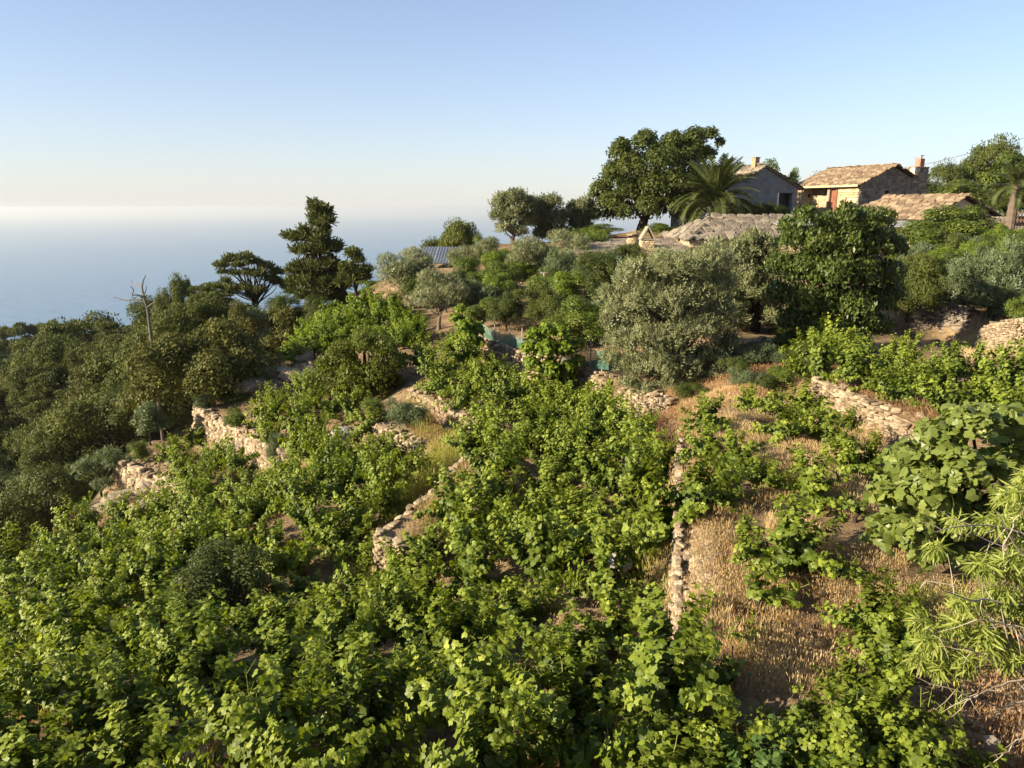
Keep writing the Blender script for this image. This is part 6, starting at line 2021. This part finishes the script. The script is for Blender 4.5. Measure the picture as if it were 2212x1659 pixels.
# ---- grey plaster house
cg = at(1724, 407, 60)
zg3 = -2.6
h3 = cg[2] - zg3
W3, L3, r3 = 7.2, 6.5, 1.5
ry = R(26)
root = empty('grey_house', (cg[0] - W3 * math.cos(ry), cg[1] - W3 * math.sin(ry), zg3), 'shaded grey plaster house with a plain gable behind the palm', 'house', rz=ry)
mbw = MB()
panel(mbw, 'x', W3, 0, h3, .3, [(5.2, 6.65, h3 - 2.5, h3 - .35)])
gable_tri(mbw, .01, .28, W3, h3, r3)
mbw.box((.15, L3 / 2, h3 / 2), (.3, L3 - .62, h3)); mbw.box((W3 - .15, L3 / 2, h3 / 2), (.3, L3 - .62, h3)); mbw.box((W3 / 2, L3 - .15, h3 / 2), (W3 - .02, .3, h3))
mbw.build('wall', M['plaster'], root)
MB().box((5.9, .5, h3 - 1.4), (1.7, .05, 2.4)).build('opening_shade', M['dark'], root)  # dark sheet stands in for the shade behind the doorway
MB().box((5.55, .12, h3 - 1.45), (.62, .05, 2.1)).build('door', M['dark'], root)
MB().box((5.9, -.02, h3 - .3), (1.75, .1, .12)).build('lintel', M['plaster'], root)
MB().box((5.13, -.02, h3 - 1.45), (.12, .1, 2.2)).build('door_frame', M['white'], root)
mbr = MB()
for s in (0, 1):
    ax = -.25 if s == 0 else W3 + .25
    e3 = h3 - r3 * .25 / (W3 / 2)
    b = [(ax, -.15, e3), (ax, L3 + .15, e3), (W3 / 2, L3 + .15, h3 + r3 + .02), (W3 / 2, -.15, h3 + r3 + .02)]
    mbr.prism(b if s else b[::-1], [(x, y, z_ + .10) for x, y, z_ in (b if s else b[::-1])])
rf_ = mbr.build('roof', M['slate_grey'], root)
n3 = unit(np.array([W3 / 2, 0, r3]))
slates(rf_, (-.25, -.17, h3 - .1 + .1), (0, 1, 0), n3, L3 + .3, math.hypot(W3 / 2 + .25, r3), 'slate_grey', (.4, .8), .42, 140, seed=14)
slates(rf_, (W3 + .25, -.17, h3 - .1 + .1), (0, 1, 0), n3 * [-1, 1, 1], L3 + .3, math.hypot(W3 / 2 + .25, r3), 'slate_grey', (.4, .8), .42, 140, seed=15)
chm = MB().box((W3 / 2 - .15, .9, h3 + r3 + .3), (.42, .42, .9)).build('chimney', M['brick'], root)
MB().box((W3 / 2 - .15, .9, h3 + r3 + .77), (.52, .52, .05)).build('cap_slab', M['slate_grey'], chm)

# ---- long low house with big grey slates
cl = at(1490, 518, 44)
zb4 = -4.3
h4 = cl[2] - zb4
root = empty('long_slate_house', (cl[0], cl[1], zb4), 'long low stone house with thick grey slates and a rounded hip end', 'house', rz=R(6))
L4, D4, r4 = 7.4, 5.2, 1.15
mbw = MB()
mbw.box((L4 / 2, .2, h4 / 2), (L4, .4, h4)); mbw.box((.2, D4 / 2, h4 / 2), (.4, D4 - .82, h4)); mbw.box((L4 - .2, D4 / 2, h4 / 2), (.4, D4 - .82, h4)); mbw.box((L4 / 2, D4 - .2, h4 / 2), (L4, .38, h4))
mbw.build('wall', M['mortar'], root)
face_stones(root, 'x', L4, h4 - 1.3, h4 - .02, 'house_stone', limit=200, seed=6, sl=(.15, .4), sh=(.1, .18))
hip = 2.0
mbr = MB()
b = [(-.15, -.15, h4), (L4 + .15, -.15, h4), (L4 + .15, D4 + .15, h4), (-.15, D4 + .15, h4)]
rd = [(hip, D4 / 2, h4 + r4), (L4 + .15, D4 / 2, h4 + r4)]
V = np.array(b + rd)
mbr.add(V, Q=[[0, 1, 5, 4], [2, 3, 4, 5], [3, 2, 1, 0]], T=[[3, 0, 4], [1, 2, 5]])
rf_ = mbr.build('roof', M['bark'], root)
ns = unit(np.array([0, D4 / 2 + .15, r4])); SL = math.hypot(D4 / 2 + .15, r4)
slates(rf_, (-.15, -.17, h4 + .02), (1, 0, 0), ns, L4 + .3, SL, 'slate_grey', (.40, .66), .42, 300, .12, 21, keep=lambda a, bb: a > (hip + .15) * bb / SL - .1, rough=.07, k=7)
nh = unit(np.array([hip + .15, 0, r4])); SH = math.hypot(hip + .15, r4)
slates(rf_, (-.17, -.15, h4 + .02), (0, 1, 0), nh, D4 + .3, SH, 'slate_grey', (.40, .66), .42, 100, .12, 22, keep=lambda a, bb: abs(a - D4 / 2 - .1) < (D4 / 2 + .15) * (1 - bb / SH) + .1, rough=.07, k=7)
for i in range(13):
    o_ = MB().box((0, 0, 0), (.55, .42, .09)).build('ridge_slate', M['slate_grey'], rf_)
    o_.location = (hip + .2 + i * .43, D4 / 2, h4 + r4 + .07 + rng.normal(0, .015)); o_.rotation_euler = (rng.normal(0, .08), rng.normal(0, .06), rng.normal(0, .2))

# metal sheet roof between the long house and the laurel
p = at(1690, 492, 45)
mbm = MB(); P0 = [(0, 0, 0), (3.2, .5, .25), (3.0, 2.2, .55), (-.2, 1.7, .3)]
root = empty('sheet_metal_roof', p, 'grey ribbed metal sheet roof beside the long slate house', 'roof')
pn = mbm.prism(P0, [(x, y, z_ + .04) for x, y, z_ in P0]).build('sheet', M['metal'], root)
for i in range(10):
    s = i / 9
    MB().tube(np.array([[3.2 * s, .5 * s, .05 + .25 * s], [-.2 + 3.2 * s, 1.7 + .5 * s, .35 + .25 * s]]), .03, 5).build('rib', M['metal'], root)
for x, y in ((.1, .1), (3.0, .6), (0, 1.6), (2.9, 2.1)):
    MB().tube(np.array([[x, y, -1.9], [x, y, .1]]), .05, 6).build('post', M['greywood'], root)

# ---- low roof with two chimneys
cr_ = at(1242, 552, 42)
root = empty('low_roof_house', (cr_[0], cr_[1], -4.6), 'low house with flat slate roof carrying two stone chimneys', 'house', rz=R(3))
h5 = cr_[2] + 4.6
L5, D5, r5 = 6.4, 4.4, .55
mbw = MB()
mbw.box((L5 / 2, .15, h5 / 2), (L5, .3, h5)); mbw.box((.15, D5 / 2, h5 / 2), (.3, D5 - .62, h5)); mbw.box((L5 - .15, D5 / 2, h5 / 2), (.3, D5 - .62, h5)); mbw.box((L5 / 2, D5 - .15, h5 / 2), (L5, .28, h5 + .4))
mbw.build('wall', M['mortar'], root)
face_stones(root, 'x', L5, h5 - .9, h5 - .02, 'house_stone', limit=140, seed=16, sl=(.15, .4), sh=(.1, .18))
P0 = [(-.2, -.2, h5), (L5 + .2, -.2, h5), (L5 + .2, D5 + .2, h5 + r5), (-.2, D5 + .2, h5 + r5)]
rf_ = MB().prism(P0, [(x, y, z_ + .06) for x, y, z_ in P0]).build('roof', M['slate'], root)
slates(rf_, (-.22, -.22, h5 + .07), (1, 0, 0), unit(np.array([0, D5 + .4, r5])), L5 + .4, math.hypot(D5 + .4, r5), 'slate_grey', (.4, .75), .42, 300, .05, 31)


def chimney(u0, u1, vtop, vbot, Y, label, round_=False):
    a = at((u0 + u1) / 2, vbot, Y); t = at((u0 + u1) / 2, vtop, Y)
    w = (u1 - u0) * Y / F
    h = t[2] - a[2]
    rt_ = empty('stone_chimney', (a[0], a[1], a[2] - .6), label, 'chimney', 'stone chimneys on the low roof')
    its = []
    z = 0; r = np.random.default_rng(int(u0))
    if round_: MB().tube(np.array([[0, 0, 0], [0, 0, h + .6]]), w / 2 - .04, 14).build('core', M['mortar'], rt_)
    else: MB().box((0, 0, (h + .6) / 2), (w - .1, w - .1, h + .6)).build('core', M['mortar'], rt_)
    while z < h + .55:
        c = r.uniform(.07, .12)
        if round_:
            m = 9; a0 = r.uniform(0, 6)
            for i in range(m):
                q = a0 + i * 2 * math.pi / m
                its.append(((math.cos(q) * (w / 2 - .03), math.sin(q) * (w / 2 - .03), z + c / 2), rotz(q + math.pi / 2), (w * 3.14 / m * .93, .12, c * .92)))
        else:
            for s in range(4):
                x = -w / 2
                while x < w / 2 - .05:
                    l = min(r.uniform(.14, .34), w / 2 - x)
                    q = rotz(s * math.pi / 2) @ np.array([x + l / 2, -w / 2 + .04, z + c / 2])
                    its.append((q, rotz(s * math.pi / 2) @ rot_small(.03), (l * .95, .12, c * .92)))
                    x += l
        z += c
    lay_stones(rt_, its, 'house_stone', 300)
    top = h + .6
    if round_:
        for ang_, dx in ((.10, .0), (-.42, .16)):
            o = MB().box((0, 0, 0), (w * .75, w * 1.05, .06)).build('cap_slab', M['slate'], rt_)
            o.location = (dx, 0, top + .22); o.rotation_euler = (0, -ang_ * 2.0, .3)
    else:
        MB().box((0, 0, top + .03), (w * 1.08, w * 1.08, .06)).build('collar_slab', M['slate_grey'], rt_)
        for sg in (-1, 1):
            o = MB().box((0, 0, 0), (.06, w * 1.15, w * 1.08)).build('cap_slab', M['slate_grey'], rt_)
            o.location = (sg * w * .27, 0, top + .05 + w * .44); o.rotation_euler = (0, sg * -.52, 0)


chimney(1382, 1410, 518, 552, 41.3, 'square stone chimney with two slabs leaning together as a cap')
chimney(1354, 1378, 514, 540, 43.5, 'round stone chimney with tumbled slab cap left of the square one', True)

# timber rail / deck behind
p = at(1285, 521, 47.5)
root = empty('timber_railing', (p[0], p[1], p[2] - .3), 'brown timber parapet rail behind the low slate roof', 'railing')
for z_, h_ in ((.62, .08), (.30, .05)): MB().box((1.05, 0, z_), (2.15, .09, h_)).build('rail', M['wood'], root)
for i in range(4): MB().box((.05 + i * .67, 0, .33), (.07, .07, .66)).build('post', M['wood'], root)
MB().box((1.4, .08, .48), (1.3, .04, .24)).build('board', M['wood'], root)

# solar panels
p = at(905, 569, 49.5)
root = empty('solar_panel', p, 'tilted solar panel array between the olives, facing the sea', 'solar panel', rz=R(-8))
for i in range(3):
    for j in range(2):
        P0 = [(i * 1.0 + .02, j * .75, j * .50), (i * 1.0 + .98, j * .75, j * .50), (i * 1.0 + .98, j * .75 + .73, j * .50 + .485), (i * 1.0 + .02, j * .75 + .73, j * .50 + .485)]
        m_ = MB().prism(P0, [(x, y - .02, z_ + .04) for x, y, z_ in P0]).build('module', M['panel'], root)
        for k in range(6):
            x = i * 1.0 + .02 + k * .192
            MB().box((0, 0, 0), (.022, .87, .02)).build('frame_bar', M['frame'], m_)
            bpy.context.scene.collection.objects[-1].location = (x, j * .75 + .345, j * .5 + .29)
            bpy.context.scene.collection.objects[-1].rotation_euler = (math.atan2(.485, .73), 0, 0)
for x in (.1, 1.5, 2.9): MB().tube(np.array([[x, 1.3, -1.2], [x, 1.3, .9]]), .04, 6).build('support', M['frame'], root)

# concrete platform with wall, pergola
p = at(1108, 640, 38.5)
root = empty('concrete_platform', (p[0], p[1], p[2]), 'flat concrete platform edged with stone in the garden', 'platform')
MB().box((.72, .9, -.15), (1.5, 1.9, .3)).build('slab', M['slab'], root)
MB().box((.72, -.10, -.55), (1.42, .16, .5)).build('retaining_wall', M['mortar'], root)
p = at(1175, 632, 38)
root = empty('pergola', p, 'small timber pergola with one visible leg beside the yellow-tipped shrub', 'pergola')
MB().tube(np.array([[0, 0, -.6], [0, 0, 1.0]]), .05, 7).build('post', M['greywood'], root)
MB().tube(np.array([[1.3, 1.2, -.6], [1.3, 1.2, .9]]), .05, 7).build('post', M['greywood'], root)
MB().box((.35, 0, 1.0), (1.1, .08, .06)).build('beam', M['greywood'], root)
MB().box((.45, .8, .2), (.9, .06, 1.3)).build('shade_panel', M['dark'], root)  # dark panel painted as the shade of the opening under the beam
# garden walls
for (u, v, Y, w, h, lb) in ((1120, 700, 33.5, 1.6, .45, 'low tan garden wall behind the net and thin-stemmed fruit tree'), (1290, 730, 30, 1.5, .5, 'rust-coloured rubble wall right of the big net vine'), (1130, 612, 41, 1.7, .5, 'orange stone wall above the concrete platform'),
                            (1290, 650, 34, .8, .45, 'sunlit wall fragment left of the largest olive')):
    p = at(u, v, Y)
    root = empty('garden_wall', (p[0] - w / 2, p[1], p[2] - h), lb, 'wall', 'small garden walls')
    MB().box((w / 2, .2, h / 2), (w, .3, h)).build('rubble_core', M['earth'], root)
    its = []
    z = 0
    while z < h:
        x = 0
        while x < w:
            l = rng.uniform(.12, .3); its.append(((x + l / 2, .05, z + .05), rot_small(.08), (l * .95, .2, .105))); x += l
        z += .11
    lay_stones(root, its, 'stone', 150)

# upper right boundary wall and railing
p = at(2138, 500, 50)
root = empty('boundary_wall', (p[0], p[1], p[2] - .3), 'dark shaded rubble wall at the right edge below the timber railing', 'wall', rz=R(-8))
MB().box((1.6, .2, .6), (3.4, .3, 1.2)).build('rubble_core', M['earth'], root)
its = []
z = 0
while z < 1.25:
    x = 0
    while x < 3.3:
        l = rng.uniform(.2, .45); its.append(((x + l / 2, .05, z + .07), rot_small(.06), (l * .95, .2, .135))); x += l
    z += .14
lay_stones(root, its, 'stone_shaded', 200)
p = at(2174, 480, 49.5)
root = empty('timber_railing', p, 'brown timber railing on the dark wall at the right edge', 'railing')
for z_ in (.12, .36, .6): MB().box((.8, 0, z_), (1.7, .05, .07)).build('rail', M['wood'], root)
for i in range(8): MB().box((.05 + i * .22, 0, .33), (.05, .06, .68)).build('post', M['wood'], root)

# cables
def cable(pts, label, r_=.014):
    P = [at(*q) for q in pts]
    a, b = P[0], P[-1]
    t = np.linspace(0, 1, 20)[:, None]
    L = np.linalg.norm(b - a)
    C = a + (b - a) * t; C[:, 2] -= (4 * t * (1 - t))[:, 0] * L * .012
    o = MB().tube(C - a, r_, 4).build('power_cable', M['cable'], loc=a)
    tag(o, label, 'cable', 'power cables at the upper right')


cable([(1989, 357, 58.5), (2420, 232, 44)], 'long power cable rising from the stone house chimney to the upper right')
cable([(2090, 372, 64), (2360, 235, 44)], 'shorter power cable crossing the skyline trees at the right')
cable([(1990, 396, 58), (2360, 386, 44)], 'nearly level dark cable running right from the stone house gable', .012)
